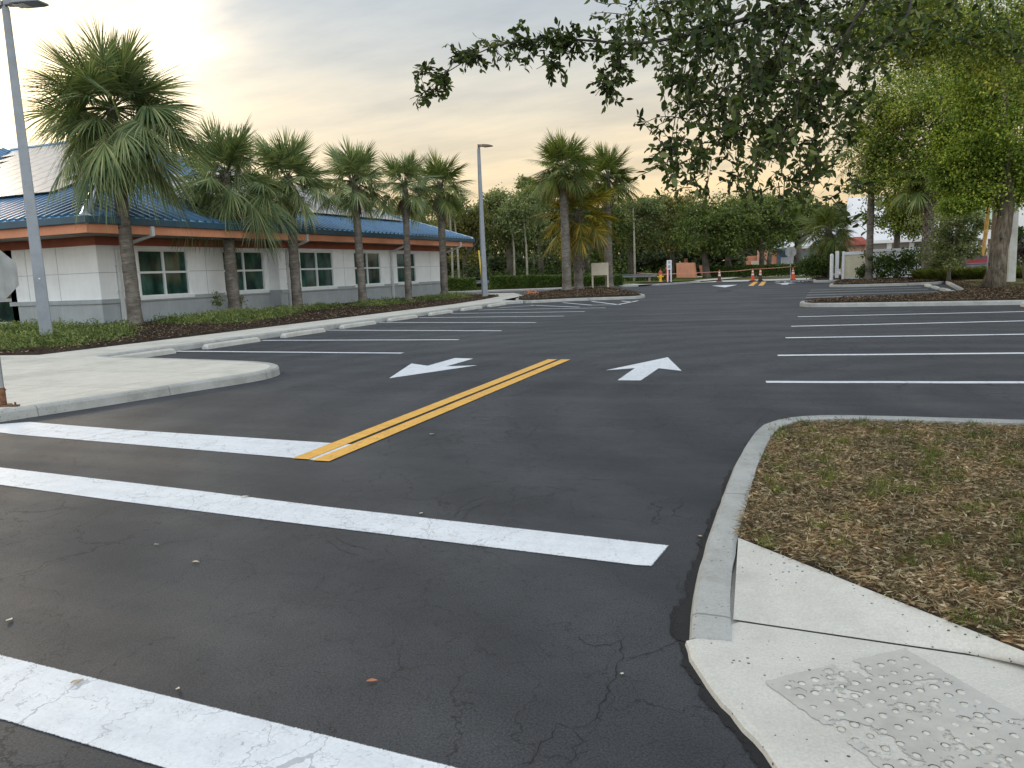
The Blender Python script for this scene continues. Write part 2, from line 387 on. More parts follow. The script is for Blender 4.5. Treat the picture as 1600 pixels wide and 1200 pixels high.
simple('wall_taupe', (.24, .215, .19), .9, var=.06, scale=.5)
simple('tile_red', (.33, .08, .05), .8, var=.2, scale=4)
simple('roof_green', (.30, .42, .31), .5, var=.08)
simple('dark_glass', (.012, .014, .016), .1, spec=.7)
simple('car_red', (.28, .015, .03), .25, .2, var=.02)
simple('sunlit_yellow', (.62, .36, .10), .8, var=.2, scale=5, streak=.2)
simple('timber', (.24, .19, .14), .9, var=.25, scale=4)
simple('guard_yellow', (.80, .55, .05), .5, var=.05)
simple('rail_steel', (.20, .205, .21), .6, .3, var=.15)
simple('chip', (.24, .17, .12), .95, var=.2)
simple('sign_white', (.75, .76, .76), .4, var=.03)
simple('ink', (.10, .12, .16), .6)
simple('iron', (.02, .018, .016), .8)

def barkmat(name, base_, sc3, lo=.55, hi=1.5, spots=False):
    m, bb = newmat(name); t = bb.n('ShaderNodeTexCoord').outputs['Object']
    n = bb.noise(bb.mapping(t, sc3), 3.0, 5, .65); f = bb.noise(t, 2.2, 4, .6)
    c = bb.ramp(n, [(.32, [x * lo for x in base_]), (.5, base_), (.68, [x * hi for x in base_])])
    c = bb.mix(.8, c, bb.ramp(f, [(.36, (.62, .60, .58)), (.62, (1.2, 1.2, 1.2))]), 'MULTIPLY')
    if spots: c = bb.mix(bb.ramp(bb.noise(bb.mapping(t, (1.5, 1.5, 1.2), (0, 0, 0), (1, 4, 2)), 1.6, 5, .7), [(.58, 0), (.66, .8)]), c, (.03, .024, .018))
    bb.n('ShaderNodeOutputMaterial', {0: finish(bb, c, .95, 0, .1, n, 1.0, .05)}); MATS[name] = m
barkmat('palm_trunk', (.175, .155, .13), (1.2, 1.2, 5.5), .60, 1.35)
barkmat('oak_bark', (.17, .14, .105), (4.5, 4.5, .7), .5, 1.5, True)
def make_glass():
    m, bb = newmat('green_glass'); t = bb.n('ShaderNodeTexCoord').outputs['Object']
    s_ = bb.n('ShaderNodeSeparateXYZ', {0: t}).outputs
    # green tint, paler and darker in soft random patches
    n = bb.noise(bb.mapping(t, (1.4, 1.4, .8)), 1.3, 3)
    c = bb.ramp(n, [(.36, (.008, .026, .020)), (.52, (.022, .062, .046)), (.68, (.05, .115, .088))])
    bb.n('ShaderNodeOutputMaterial', {0: finish(bb, c, .06, 0, .35)})
    MATS['green_glass'] = m
make_glass()
def make_brick():
    m, bb = newmat('pale_brick'); t = bb.n('ShaderNodeTexCoord').outputs['Object']
    br = bb.n('ShaderNodeTexBrick', {'Vector': bb.mapping(t, (1, 1, 1), (PI / 2, 0, 0)), 'Color1': (.50, .27, .22, 1), 'Color2': (.60, .38, .31, 1), 'Mortar': (.55, .50, .46, 1), 'Scale': 3.0})
    bb.n('ShaderNodeOutputMaterial', {0: finish(bb, br.outputs[0], .9)}); MATS['pale_brick'] = m
make_brick()

foliage('palm_green', [(.055, .09, .024), (.09, .135, .036), (.145, .185, .05), (.24, .25, .09)], .30, .45, .35)
foliage('palm_row', [(.075, .12, .060), (.13, .185, .085), (.20, .25, .115), (.36, .37, .21)], .28, .5, .3)
foliage('palm_gold', [(.055, .085, .015), (.10, .12, .02), (.22, .19, .03), (.45, .28, .05)], .35, .5, .3)
foliage('palm_dead', [(.11, .085, .060), (.17, .135, .10), (.24, .20, .16)], .15, .9, .05)
foliage('palm_dead_gold', [(.16, .10, .05), (.36, .20, .06), (.20, .15, .11)], .2, .9, .05)
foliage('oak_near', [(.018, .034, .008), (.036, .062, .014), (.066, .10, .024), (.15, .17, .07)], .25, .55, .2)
foliage('oak_bright', [(.045, .09, .016), (.12, .20, .030), (.25, .35, .055), (.46, .53, .12)], .30, .5, .25)
foliage('oak_olive', [(.042, .08, .017), (.115, .175, .034), (.22, .27, .052), (.42, .43, .11)], .32, .5, .25)
foliage('oak_dark', [(.045, .075, .024), (.08, .12, .034), (.13, .175, .046), (.21, .24, .07)], .3, .5, .25)
foliage('oak_mid', [(.085, .12, .055), (.14, .18, .078), (.20, .235, .105), (.29, .31, .15)], .35, .5, .25)
foliage('oak_yellowish', [(.08, .10, .03), (.14, .155, .045), (.21, .20, .07), (.32, .26, .13)], .4, .5, .25)
foliage('hedge_green', [(.035, .065, .014), (.065, .11, .022), (.11, .17, .032)], .25, .5, .3)
foliage('shrub_green', [(.03, .055, .012), (.06, .10, .02), (.11, .16, .04)], .3, .5, .3)
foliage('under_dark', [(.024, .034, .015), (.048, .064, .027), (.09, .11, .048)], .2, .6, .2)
foliage('cover_green', [(.06, .09, .03), (.12, .165, .055), (.19, .235, .085), (.28, .31, .14)], .3, .6, .2)
foliage('grass_blades', [(.07, .105, .025), (.14, .19, .045), (.24, .27, .09)], .35, .6, .2)
foliage('straw', [(.05, .034, .020), (.16, .115, .068), (.32, .25, .155), (.50, .43, .31)], .2, .9, .1, 4)
foliage('turf_green', [(.07, .10, .022), (.12, .155, .035), (.18, .20, .06)], .3, .7, .2)
foliage('litter', [(.13, .06, .032), (.32, .22, .14), (.58, .48, .36)], .15, .8, .1, 4)
foliage('flower_pink', [(.45, .16, .11), (.55, .24, .16), (.6, .34, .25)], .3, .7, .1)
foliage('chip_dark', [(.018, .012, .009), (.05, .033, .024), (.12, .085, .06), (.26, .20, .15)], .05, .95, .05, 2)
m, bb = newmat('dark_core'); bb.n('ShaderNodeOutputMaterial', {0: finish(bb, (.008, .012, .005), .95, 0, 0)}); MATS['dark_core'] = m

# ================================================================ THE SETTING
def struct(o): return tag(o, kind='structure')
def inset(poly, d):
    """offset a ccw polygon outward by d"""
    n = len(poly); ar = sum(poly[i][0] * poly[(i + 1) % n][1] - poly[(i + 1) % n][0] * poly[i][1] for i in range(n))
    if ar < 0: poly = poly[::-1]
    out = []
    for i in range(n):
        p0, p1, p2 = (Vector(poly[j % n][:2]) for j in (i - 1, i, i + 1))
        a = (p1 - p0).normalized(); c = (p2 - p1).normalized()
        nn = (Vector((a.y, -a.x)) + Vector((c.y, -c.x))); L = nn.length
        nn = nn / L if L > 1e-6 else Vector((a.y, -a.x))
        k = d / max(.45, nn.dot(Vector((a.y, -a.x))))
        out.append((p1.x + nn.x * k, p1.y + nn.y * k))
    return poly, out
def mark(name, poly, mt, zz=.004, fuzz=.022, lab=None):
    poly, out = inset(poly, fuzz); n = len(poly)
    me = bpy.data.meshes.new(name)
    vs = [(p[0], p[1], zz) for p in poly] + [(p[0], p[1], zz) for p in out]
    fs = [tuple(range(n))] + [(i, n + i, n + (i + 1) % n, (i + 1) % n) for i in range(n)]
    me.from_pydata(vs, [], fs); me.materials.append(MATS[mt])
    at = me.attributes.new('cov', 'FLOAT', 'POINT'); at.data.foreach_set('value', [1.0] * n + [0.0] * n)
    o = bpy.data.objects.new(name, me); COL.objects.link(o); return struct(o)
def strip(name, a, b_, wd, mt, zz=.004, wob=.006, lane=None, fuzz=.018):
    """painted line from a to b with a slightly wandering edge"""
    a, b_ = Vector(a), Vector(b_); d = (b_ - a); L = d.length; d.normalize(); n = Vector((-d.y, d.x)); N = max(3, int(L / .7))
    c = [a + d * L * i / N + n * random.uniform(-wob, wob) for i in range(N + 1)]
    poly = [tuple(p - n * wd / 2) for p in c] + [tuple(p + n * wd / 2) for p in reversed(c)]
    return mark(name, poly, mt, zz, fuzz)
def smooth_path(pts, step=.25, closed=False):
    pts = [Vector(p) for p in pts]; out = []; n = len(pts)
    for i in range(n if closed else n - 1):
        if closed: p0, p1, p2, p3 = pts[i - 1], pts[i], pts[(i + 1) % n], pts[(i + 2) % n]
        else: p0, p1, p2, p3 = pts[max(i - 1, 0)], pts[i], pts[i + 1], pts[min(i + 2, n - 1)]
        k = max(1, int((p2 - p1).length / step))
        for j in range(k):
            t = j / k
            out.append(.5 * ((2 * p1) + (-p0 + p2) * t + (2 * p0 - 5 * p1 + 4 * p2 - p3) * t * t + (-p0 + 3 * p1 - 3 * p2 + p3) * t ** 3))
    if not closed: out.append(pts[-1])
    return out
def kerb(name, path, side=1, wd=.16, h=.13, drop=.06, heights=None, closed=False, mt='kerb_concrete'):
    """path = outer (road) face; side=+1 if the island lies to the left of the walking direction"""
    mb = MB(); n = len(path); prof = [(-.005, -.05), (0, 0), (.012, .75), (.03, .97), (.055, 1.0), (wd - .02, 1.0), (wd, .93), (wd, None)]
    rows = []
    for i, p in enumerate(path):
        a = path[i - 1] if (i > 0 or closed) else path[0]; c = path[(i + 1) % n] if (i < n - 1 or closed) else path[-1]
        d = (c - a).normalized(); nn = Vector((-d.y, d.x)) * side; hh = h if heights is None else heights(i / (n - 1))
        nick = random.uniform(-.003, .003)
        rows.append([(p.x + nn.x * (u + nick), p.y + nn.y * (u + nick), (v * hh if v is not None and v >= 0 else (-.05 if v is not None else hh - drop))) for u, v in prof])
    k = len(prof); vs = [q for r in rows for q in r]; fs = []
    for i in range(n if closed else n - 1):
        for j in range(k - 1):
            q = (i * k + j, i * k + j + 1, ((i + 1) % n) * k + j + 1, ((i + 1) % n) * k + j)
            fs.append(q if side > 0 else q[::-1])
    if not closed: fs += [tuple(range(k)), tuple(range((n - 1) * k, n * k))[::-1]]
    mb.add(vs, fs); o = mb.build(name, MATS[mt], smooth=False); return struct(o)
def offset_path(path, d, closed=False):
    n = len(path); out = []
    for i, p in enumerate(path):
        a = path[i - 1] if (i > 0 or closed) else path[0]; c = path[(i + 1) % n] if (i < n - 1 or closed) else path[-1]
        t = (c - a).normalized(); out.append(Vector((p.x - t.y * d, p.y + t.x * d)))
    return out
def mound(name, poly, z0, amp, mt, res=.5, dome=0.0):
    """gently bumpy bed surface filling a polygon (grid clipped to polygon)"""
    import bmesh
    bm = bmesh.new(); vs = [bm.verts.new((p[0], p[1], z0)) for p in poly]; f = bm.faces.new(vs)
    xs = [p[0] for p in poly]; ys = [p[1] for p in poly]
    for ax, lo, hi in ((0, min(xs), max(xs)), (1, min(ys), max(ys))):
        k = int((hi - lo) / res)
        for i in range(1, k + 1):
            pl = [0, 0, 0]; pl[ax] = lo + (hi - lo) * i / (k + 1); no = [0, 0, 0]; no[ax] = 1
            bmesh.ops.bisect_plane(bm, geom=bm.verts[:] + bm.edges[:] + bm.faces[:], plane_co=pl, plane_no=no, dist=1e-4)
    bm.normal_update()
    from mathutils import noise as mn
    for v in bm.verts:
        if not v.is_boundary: v.co.z += amp * (mn.noise(v.co * 1.3) + .6 * mn.noise(v.co * 3.7)) + dome
    if f.is_valid and f.normal.z < 0: bmesh.ops.reverse_faces(bm, faces=bm.faces[:])
    me = bpy.data.meshes.new(name); bm.to_mesh(me); bm.free(); me.materials.append(MATS[mt])
    for p in me.polygons: p.use_smooth = True
    o = bpy.data.objects.new(name, me); COL.objects.link(o); return struct(o)
def in_poly(pts, poly):
    x, y = pts[:, 0], pts[:, 1]; ins = np.zeros(len(pts), bool); n = len(poly)
    for i in range(n):
        x1, y1 = poly[i][:2]; x2, y2 = poly[(i + 1) % n][:2]
        c = ((y1 > y) != (y2 > y)) & (x < (x2 - x1) * (y - y1) / (y2 - y1 + 1e-12) + x1); ins ^= c
    return ins
def scatter(poly, n):
    xs = [p[0] for p in poly]; ys = [p[1] for p in poly]; out = np.zeros((0, 2))
    while len(out) < n:
        q = np.stack([rng.uniform(min(xs), max(xs), n * 2), rng.uniform(min(ys), max(ys), n * 2)], 1)
        out = np.concatenate([out, q[in_poly(q, poly)]])
    return out[:n]

# ground, lot
g = MB(); g.sheet([(-900, -60), (900, -60), (900, 1500), (-900, 1500)], -.06); struct(g.build('ground', MATS['far_grass']))
lot = MB(); nx, ny = 1, 1
lot.sheet([(-60, -12), (40, -12), (40, 62.6), (-60, 62.6)], 0); struct(lot.build('asphalt_road', MATS['asphalt']))

# --- corner pavement at the left, footpath along the building
corner = [(-8.72 - 31, 5.9 - 14), (-8.72, 5.92), (-8.40, 6.9), (-8.17, 8.25), (-7.93, 9.2), (-7.95, 9.8), (-8.3, 10.35), (-9.1, 10.75), (-11.7, 11.1), (-13.3, 11.3)]
cpath = smooth_path([(-10.4, 1.2), (-9.35, 3.6), (-8.74, 5.92), (-8.38, 7.1), (-8.10, 8.29), (-7.86, 9.2), (-7.92, 9.85), (-8.35, 10.38), (-9.2, 10.72), (-11.6, 11.05), (-13.1, 11.22), (-13.42, 11.7), (-13.40, 14), (-13.42, 20), (-13.52, 26), (-13.55, 31.5), (-13.2, 33.0), (-12.7, 33.6)], .2)
kerb('kerb', cpath, 1)
inner = [(p.x, p.y) for p in offset_path(cpath, .15)]
pv = inner + [(-14.2, 34.6), (-15.2, 40.4), (-18.0, 46.0), (-26, 47), (-26, 1), (-16, -3)]
mb = MB(); mb.sheet(pv, .127); struct(mb.build('pavement', MATS['pavement_concrete']))
# mulch bed along the building
bed = [(-15.25, 11.35), (-15.2, 15), (-15.2, 24), (-15.25, 31.5), (-15.8, 36), (-16.6, 40.2), (-17.6, 42.2), (-19.5, 44), (-23.4, 46.8), (-23.7, 20), (-38, 20.0), (-38, 10.2), (-24, 10.6), (-18, 11.0)]
mound('mulch_bed', bed, .131, .035, 'mulch', .45, .03)
# --- palm island in the middle distance
isl = smooth_path([(-12.6, 33.7), (-10.6, 34.9), (-8.4, 35.5), (-7.75, 36.1), (-7.95, 38.0), (-10.0, 43.4), (-11.9, 48.2), (-13.6, 51.6), (-15.4, 51.8), (-15.9, 49), (-15.2, 42), (-14.2, 36.5)], .35, True)
kerb('kerb', isl, 1, closed=True)
mound('mulch_bed', [(p.x, p.y) for p in offset_path(isl, .15, True)], .10, .05, 'mulch', .6, .10)
# --- back of the lot: drive with hedges behind, pavement leading to it
back = smooth_path([(-34, 50.5), (-28, 52.4), (-21, 54.0), (-17.5, 55.2), (-15.2, 56.0), (-12.5, 57.6)], .6)
kerb('kerb', back, 1, drop=.05)
mb = MB(); mb.sheet([(p.x, p.y) for p in offset_path(back, .14)] + [(-11.6, 59.6), (-12.2, 61.8), (-16, 60.2), (-40, 54.5), (-40, 50)], .118); struct(mb.build('footpath', MATS['pavement_concrete']))
hb = [(-40, 53), (-27, 54.6), (-20, 56.2), (-14.2, 57.9), (-13.4, 60.5), (-18, 60.8), (-40, 59)]
mound('mulch_bed', hb, .122, .03, 'mulch', 1.0, .02)
# mulch island with the white sign, concrete gutter, footpath and lawns at the far street
i2 = smooth_path([(-11.9, 59.3), (-10.9, 60.0), (-9.6, 63.4), (-9.1, 66.8), (-9.9, 67.6), (-12.0, 65.4), (-14.2, 62.8), (-13.2, 60.4)], .5, True)
kerb('kerb', i2, 1, closed=True); mound('mulch_bed', [(p.x, p.y) for p in offset_path(i2, .15, True)], .1, .03, 'mulch', .8, .06)
mb = MB(); mb.sheet([(-16.5, 62.0), (-9.7, 63.9), (3, 62.4), (40, 61), (40, 67.5), (9, 68.2), (-1.5, 69.2), (-9, 70.0), (-19, 68.5)], .02); struct(mb.build('gutter_pan', MATS['pavement_concrete']))
mb = MB(); mb.sheet([(-80, 59.5), (-19, 66.5), (-9.3, 69.5), (-1.5, 69.0), (9, 68.0), (80, 62), (80, 76), (9, 74.0), (-1.5, 76.5), (-10, 80.5), (-60, 74)], .06); struct(mb.build('grass_verge', MATS['dull_lawn']))
mb = MB(); mb.sheet([(-80, 60.5), (-40, 61.0), (-20, 65.5), (-14.5, 67.5), (-8.9, 71.2), (-8.4, 76), (-10, 84), (-24, 92), (-80, 80)], .10); struct(mb.build('lawn', MATS['lawn']))
mb = MB(); mb.sheet([(-10.6, 66), (-8.6, 66), (-7.2, 71), (-6.3, 84), (-7.6, 84), (-9.2, 73)], .115); struct(mb.build('footpath', MATS['pavement_concrete']))
mb = MB(); mb.sheet([(-80, 84), (-10, 81), (20, 76), (90, 66), (90, 120), (-80, 130)], .02); struct(mb.build('street', MATS['pavement_concrete']))

# --- right hand: islands between the stall rows
r2 = smooth_path([(8.5, 25.75), (3.0, 26.05), (.3, 26.3), (-.35, 26.65), (-.55, 27.5), (-.35, 28.6), (.4, 29.4), (2.7, 30.6), (3.9, 31.6), (5.0, 33.4), (5.35, 36), (5.8, 41), (6.25, 46.4)], .3)
kerb('kerb', r2, -1)
r2i = [(p.x, p.y) for p in offset_path(r2, -.15)]
mound('mulch_bed', r2i + [(9, 46.5), (20, 46.5), (20, 25.8)], .09, .06, 'mulch', .6, .07)
r3 = smooth_path([(6.25, 46.5), (5.4, 45.0), (3.0, 44.6), (1.2, 44.7), (.70, 45.2), (.62, 46.6), (.9, 50), (1.3, 53.2)], .35)
kerb('kerb', r3, -1)
mound('mulch_bed', [(p.x, p.y) for p in offset_path(r3, -.15)] + [(4, 54.2), (20, 54.2), (20, 46.2), (7, 46.2)], .10, .05, 'mulch', .7, .08)
r4 = smooth_path([(1.3, 54.4), (.1, 54.7), (-.25, 55.6), (-.3, 58), (-.6, 61), (-.2, 62.5)], .3)
kerb('kerb', r4, -1, h=.16)
mound('mulch_bed', [(p.x, p.y) for p in offset_path(r4, -.15)] + [(3, 64), (3, 54.6)], .13, .04, 'mulch', .6, .12)
mb = MB(); mb.sheet([(5.8, 34.8), (7.0, 33.2), (20, 33), (60, 40), (60, 60), (7.2, 46.1), (6.55, 44)], .18); struct(mb.build('grass_verge', MATS['dull_lawn']))

# --- near right: kerbed grass island and the concrete ramp
nk = smooth_path([(2.6, 7.42), (1.61, 7.38), (.5, 7.36), (.05, 7.30), (-.22, 7.14), (-.40, 6.85), (-.475, 6.45), (-.525, 5.5), (-.53, 4.6), (-.53, 4.2), (-.51, 3.5), (-.455, 2.92)], .12)
# heights: full, then tapering to the ramp
def nh(t): return .13 if t < .66 else .13 - (t - .66) / .34 * .092
kerb('kerb', nk, 1, wd=.165, heights=nh, drop=.045)
ni = [(p.x, p.y) for p in offset_path(nk, .16)]
ni2 = [q for q in ni if q[1] > 3.95]
isle = ni2 + [(-.345, 3.94), (.20, 3.54), (.72, 3.07), (1.35, 2.50), (2.4, 1.6), (5.5, 1.0), (6.8, 4.5), (6.8, 7.1), (3.2, 7.35)]
mound('grass_island', isle, .078, .022, 'dry_soil', .16, .004)
mb = MB()
jl = [G(1700, 1052, .032), G(1600, 1036, .032), G(1400, 1007, .032), G(1155, 971, .032)][::-1]
ga_, gb_ = Vector((-.358, 3.98)), Vector((1.30, 2.545)); N_ = 16; fl = []
def along(pl, t):
    pl = [Vector(p) for p in pl]; Ls = [(pl[i + 1] - pl[i]).length for i in range(len(pl) - 1)]; d = t * sum(Ls)
    for i, l_ in enumerate(Ls):
        if d <= l_ or i == len(Ls) - 1: return pl[i].lerp(pl[i + 1], min(1, d / l_))
        d -= l_
for i in range(N_ + 1):
    t = i / N_; hi = ga_.lerp(gb_, t); lo = along(jl, t)
    if i == 0: lo = Vector((-.300, lo.y + .004))
    for u in (0, .33, .66, 1): p = lo.lerp(hi, u); fl.append((p.x, p.y + .006 * (1 - u), .034 + (.088 - .034) * u ** 1.2))
mb.add(fl, [(i * 4 + j, (i + 1) * 4 + j, (i + 1) * 4 + j + 1, i * 4 + j + 1) for i in range(N_) for j in range(3)])
struct(mb.build('ramp_flare', MATS['apron_concrete'], smooth=True))
mb = MB(); mb.sheet([(-.40, 4.0), (1.3, 2.6), (2.2, 1.9), (1.7, .9), (.45, 1.5), (-.25, 2.6), (-.42, 2.93)], .018); struct(mb.build('ramp_base', MATS['apron_concrete']))
mb = MB()
ae = smooth_path([(-.455, 2.905), (-.42, 2.78), (-.36, 2.66), (-.27, 2.50), (-.16, 2.33), (-.03, 2.12), (.13, 1.85), (.35, 1.45)], .05)
n = len(ae); jit = [random.uniform(-.006, .006) for _ in ae]
top = [(p.x + j, p.y, .024) for p, j in zip(ae, jit)]
tp2 = [(p.x + .03 + j, p.y + .01, .032) for p, j in zip(ae, jit)]
far = [(q[0], q[1] - .004, .032) for q in jl[::-1]]
vs = [(p.x + j - .012, p.y, -.02) for p, j in zip(ae, jit)] + top + tp2 + [(1.6, .6, .032), (2.2, 1.7, .032)] + far
fs = [(i, i + 1, n + i + 1, n + i) for i in range(n - 1)] + [(n + i, n + i + 1, 2 * n + i + 1, 2 * n + i) for i in range(n - 1)]
fs.append(tuple(range(2 * n, 2 * n + n)) + tuple(range(3 * n, 3 * n + 6)))
fs = [f[::-1] if False else f for f in fs]
mb.add(vs, fs); struct(mb.build('ramp_apron', MATS['apron_concrete']))
# black sealer slopped against the kerb and ramp edge
edge = [(p.x - .0, p.y) for p in nk if p.y < 6.0] + [(p.x, p.y) for p in ae]
edge = [(p.x, p.y) for p in smooth_path([Vector(q) for q in edge], .025)]
outl = []
for i, p in enumerate(edge):
    wob_ = .72 * (wob_ if i else .03) + abs(random.gauss(0, .013)); outl.append((p[0] - .008 - wob_ - (.04 if 2.95 < p[1] < 3.25 else 0), p[1] + random.uniform(-.02, .02)))
n = len(edge)
me = bpy.data.meshes.new('sealer_edge'); me.from_pydata([(x + .012, y, .006) for x, y in edge] + [(x, y, .006) for x, y in outl], [], [(i, i + 1, n + i + 1, n + i) for i in range(n - 1)])
me.materials.append(MATS['asphalt_patch']); at = me.attributes.new('cov', 'FLOAT', 'POINT'); at.data.foreach_set('value', [1.0] * n + [.55] * n)
o = bpy.data.objects.new('sealer_edge', me); COL.objects.link(o); struct(o)

# worn tactile pad: thin ragged film with small truncated domes showing through
pad_c = [(-.11, 2.66), (.33, 3.02), (.82, 2.42), (.42, 1.98)]
def padpt(u, v):
    a = Vector(pad_c[0]).lerp(Vector(pad_c[1]), u); c = Vector(pad_c[3]).lerp(Vector(pad_c[2]), u); return a.lerp(c, v)
m_, bb = newmat('pad_film'); t = bb.n('ShaderNodeTexCoord').outputs['Object']
cc = bb.ramp(bb.noise(t, 9, 5, .7), [(.3, (.35, .335, .30)), (.7, (.46, .44, .39))])
fade = bb.ramp(bb.noise(bb.mapping(t, (1, 1, 1), (0, 0, 0), (2.3, 7.7, 0)), 5.2, 5, .6), [(.575, 1), (.60, 0)])
cc2 = bb.mix(bb.ramp(bb.noise(t, 1.6, 2), [(.45, 0), (.6, .55)]), cc, (.44, .43, .40))
pp = finish(bb, cc2, .8, 0, .3, bb.noise(t, 60, 3), .2, .004)
cov = bb.n('ShaderNodeAttribute', attribute_name='cov').outputs['Fac']
al = bb.m('MULTIPLY', fade, bb.ramp(bb.m('ADD', cov, bb.m('MULTIPLY', bb.m('SUBTRACT', bb.noise(t, 22, 4, .7), .5), .9)), [(.32, 0), (.36, 1)]))
bb.n('ShaderNodeOutputMaterial', {0: bb.n('ShaderNodeMixShader', {0: al, 1: bb.n('ShaderNodeBsdfTransparent').outputs[0], 2: pp}).outputs[0]})
pads = [tuple(padpt(u, v)) for u, v in ((0, 0), (.5, -.01), (1, 0), (1, .5), (1, 1), (.5, 1), (0, 1), (0.06, .5))]
p1_, p2_ = inset(pads, .04); k = len(p1_)
me = bpy.data.meshes.new('tactile_pad'); me.from_pydata([(x, y, .0345) for x, y in p1_] + [(x, y, .0345) for x, y in p2_], [], [tuple(range(k))] + [(i, k + i, k + (i + 1) % k, (i + 1) % k) for i in range(k)])
me.materials.append(m_); at = me.attributes.new('cov', 'FLOAT', 'POINT'); at.data.foreach_set('value', [1.0] * k + [.1] * k)
pad_o = bpy.data.objects.new('tactile_pad', me); COL.objects.link(pad_o)
tag(pad_o, 'worn grey tactile paving pad with raised dots on the near concrete ramp', 'tactile pad')
dm = MB(); dk = MB()
for i in range(10):
    for j in range(13):
        q = padpt((i + .5) / 10, (j + .5) / 13); r_ = .0125 * random.uniform(.75, 1.15); nn = 10
        ox, oy = random.gauss(0, .002), random.gauss(0, .002)
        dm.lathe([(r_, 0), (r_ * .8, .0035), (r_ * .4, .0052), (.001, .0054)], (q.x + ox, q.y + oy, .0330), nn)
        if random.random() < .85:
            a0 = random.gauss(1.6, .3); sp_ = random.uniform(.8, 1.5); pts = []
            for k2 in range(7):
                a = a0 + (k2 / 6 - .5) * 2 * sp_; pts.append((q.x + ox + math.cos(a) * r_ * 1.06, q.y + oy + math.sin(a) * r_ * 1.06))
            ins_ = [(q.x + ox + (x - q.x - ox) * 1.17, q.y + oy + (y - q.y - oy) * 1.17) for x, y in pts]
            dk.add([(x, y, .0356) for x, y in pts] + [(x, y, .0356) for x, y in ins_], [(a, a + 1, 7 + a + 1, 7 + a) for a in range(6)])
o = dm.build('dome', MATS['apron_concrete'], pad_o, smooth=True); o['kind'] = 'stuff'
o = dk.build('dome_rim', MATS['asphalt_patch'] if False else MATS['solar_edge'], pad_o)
o['kind'] = 'stuff'

# cracks and tyre scuffs that stand out in the sealcoat
def crack(pix, w_=.006, mt='crack_dark', amp=.010, name='asphalt_crack', z_=.0025):
    q = [Vector(G(*p)) for p in pix]; c = []
    for i in range(len(q) - 1):
        L = (q[i + 1] - q[i]).length; k = max(2, int(L / .018)); d = (q[i + 1] - q[i]).normalized(); n_ = Vector((-d.y, d.x)); wv = 0
        for j in range(k):
            wv = wv * .8 + random.gauss(0, amp * .5); c.append(q[i].lerp(q[i + 1], j / k) + n_ * wv * min(1, j / 2, (k - j) / 2))
    c.append(q[-1]); n = len(c); vs = []
    for i, p in enumerate(c):
        d = (c[min(i + 1, n - 1)] - c[max(i - 1, 0)]).normalized(); n_ = Vector((-d.y, d.x)); ww = w_ / 2 * random.uniform(.25, 1.1) * min(1, i / 4 + .2, (n - 1 - i) / 4 + .2)
        vs += [(p.x + n_.x * ww, p.y + n_.y * ww, z_), (p.x - n_.x * ww, p.y - n_.y * ww, z_)]
    mb = MB(); mb.add(vs, [(2 * i, 2 * i + 1, 2 * i + 3, 2 * i + 2) for i in range(n - 1)]); struct(mb.build(name, MATS[mt]))
simple('crack_dark', (.010, .010, .011), .95, var=.2); simple('tyre_mark', (.026, .026, .028), .7, var=.3, scale=30)
for pix in ([(975, 995), (972, 1030), (962, 1060), (948, 1085), (930, 1125), (895, 1140)], [(895, 1140), (912, 1160), (900, 1182), (885, 1200)], [(895, 1140), (870, 1130), (845, 1160), (838, 1180), (800, 1200)],
            [(838, 1180), (860, 1184), (885, 1184), (892, 1200)], [(970, 998), (930, 1010), (905, 995), (880, 1000)], [(972, 1030), (1010, 1022), (1060, 1000), (1085, 990)]):
    crack(pix, .0050, amp=.012)
for pix in ([(505, 832), (512, 845), (530, 858), (560, 868)], [(520, 830), (530, 843), (548, 852), (585, 860)], [(708, 810), (716, 795), (735, 783), (760, 776)], [(722, 812), (735, 795), (755, 785), (775, 782)], [(845, 662), (850, 668), (868, 672)], [(765, 685), (775, 692), (805, 692)]):
    crack(pix, .010, 'tyre_mark', .004, 'tyre_mark', .002)
for pix in ([(1040, 575), (1080, 540), (1120, 512), (1135, 485)], [(1015, 665), (1080, 640), (1180, 628), (1260, 622)]):
    crack(pix, .02, 'faint_line', .006, 'faint_line', .002) if 'faint_line' in MATS else None
# --- painted markings
bar1 = [(-6.0, 2.55), (-3.12, 1.98), (-2.55, 1.935), (-1.03, 1.905), (-.4, 1.86), (-.42, 1.55), (-1.3, 1.60), (-1.95, 1.64), (-2.72, 1.685), (-6.0, 2.1)]
bar1 = [(-6.0, 2.30), (-3.12, 1.985), (-2.1, 1.955), (-.35, 1.90), (-.38, 1.58), (-1.9, 1.645), (-2.68, 1.67), (-3.3, 1.70), (-6.0, 1.95)]
mark('crosswalk_bar', bar1, 'white_paint', .004, .012)
mark('crosswalk_bar', [(-8.6, 4.46), (-6.46, 4.33), (-4.3, 4.20), (-3.0, 4.10), (-1.8, 4.04), (-.735, 3.985), (-.765, 3.70), (-.83, 3.69), (-1.9, 3.735), (-3.2, 3.79), (-4.6, 3.86), (-5.92, 3.95), (-8.6, 4.10)], 'white_paint', .004, .022)
mark('stop_bar', [(-8.9, 5.60), (-8.34, 5.99), (-7.6, 5.93), (-6.6, 5.865), (-5.4, 5.83), (-3.885, 5.78), (-3.83, 5.21), (-4.12, 5.235), (-6.55, 5.37), (-7.8, 5.44)], 'white_paint', .004, .018)
strip('lane_line', (-4.02, 5.21), (-4.12, 12.2), .145, 'yellow_paint', .008, .003)
strip('lane_line', (-3.80, 5.19), (-3.89, 12.2), .145, 'yellow_paint', .008, .003)
mark('lane_arrow', [(-5.86, 9.82), (-5.15, 11.35), (-5.62, 11.18), (-5.62, 12.25), (-5.99, 12.32), (-5.97, 11.22), (-6.42, 11.5)], 'white_paint', .004, .02)
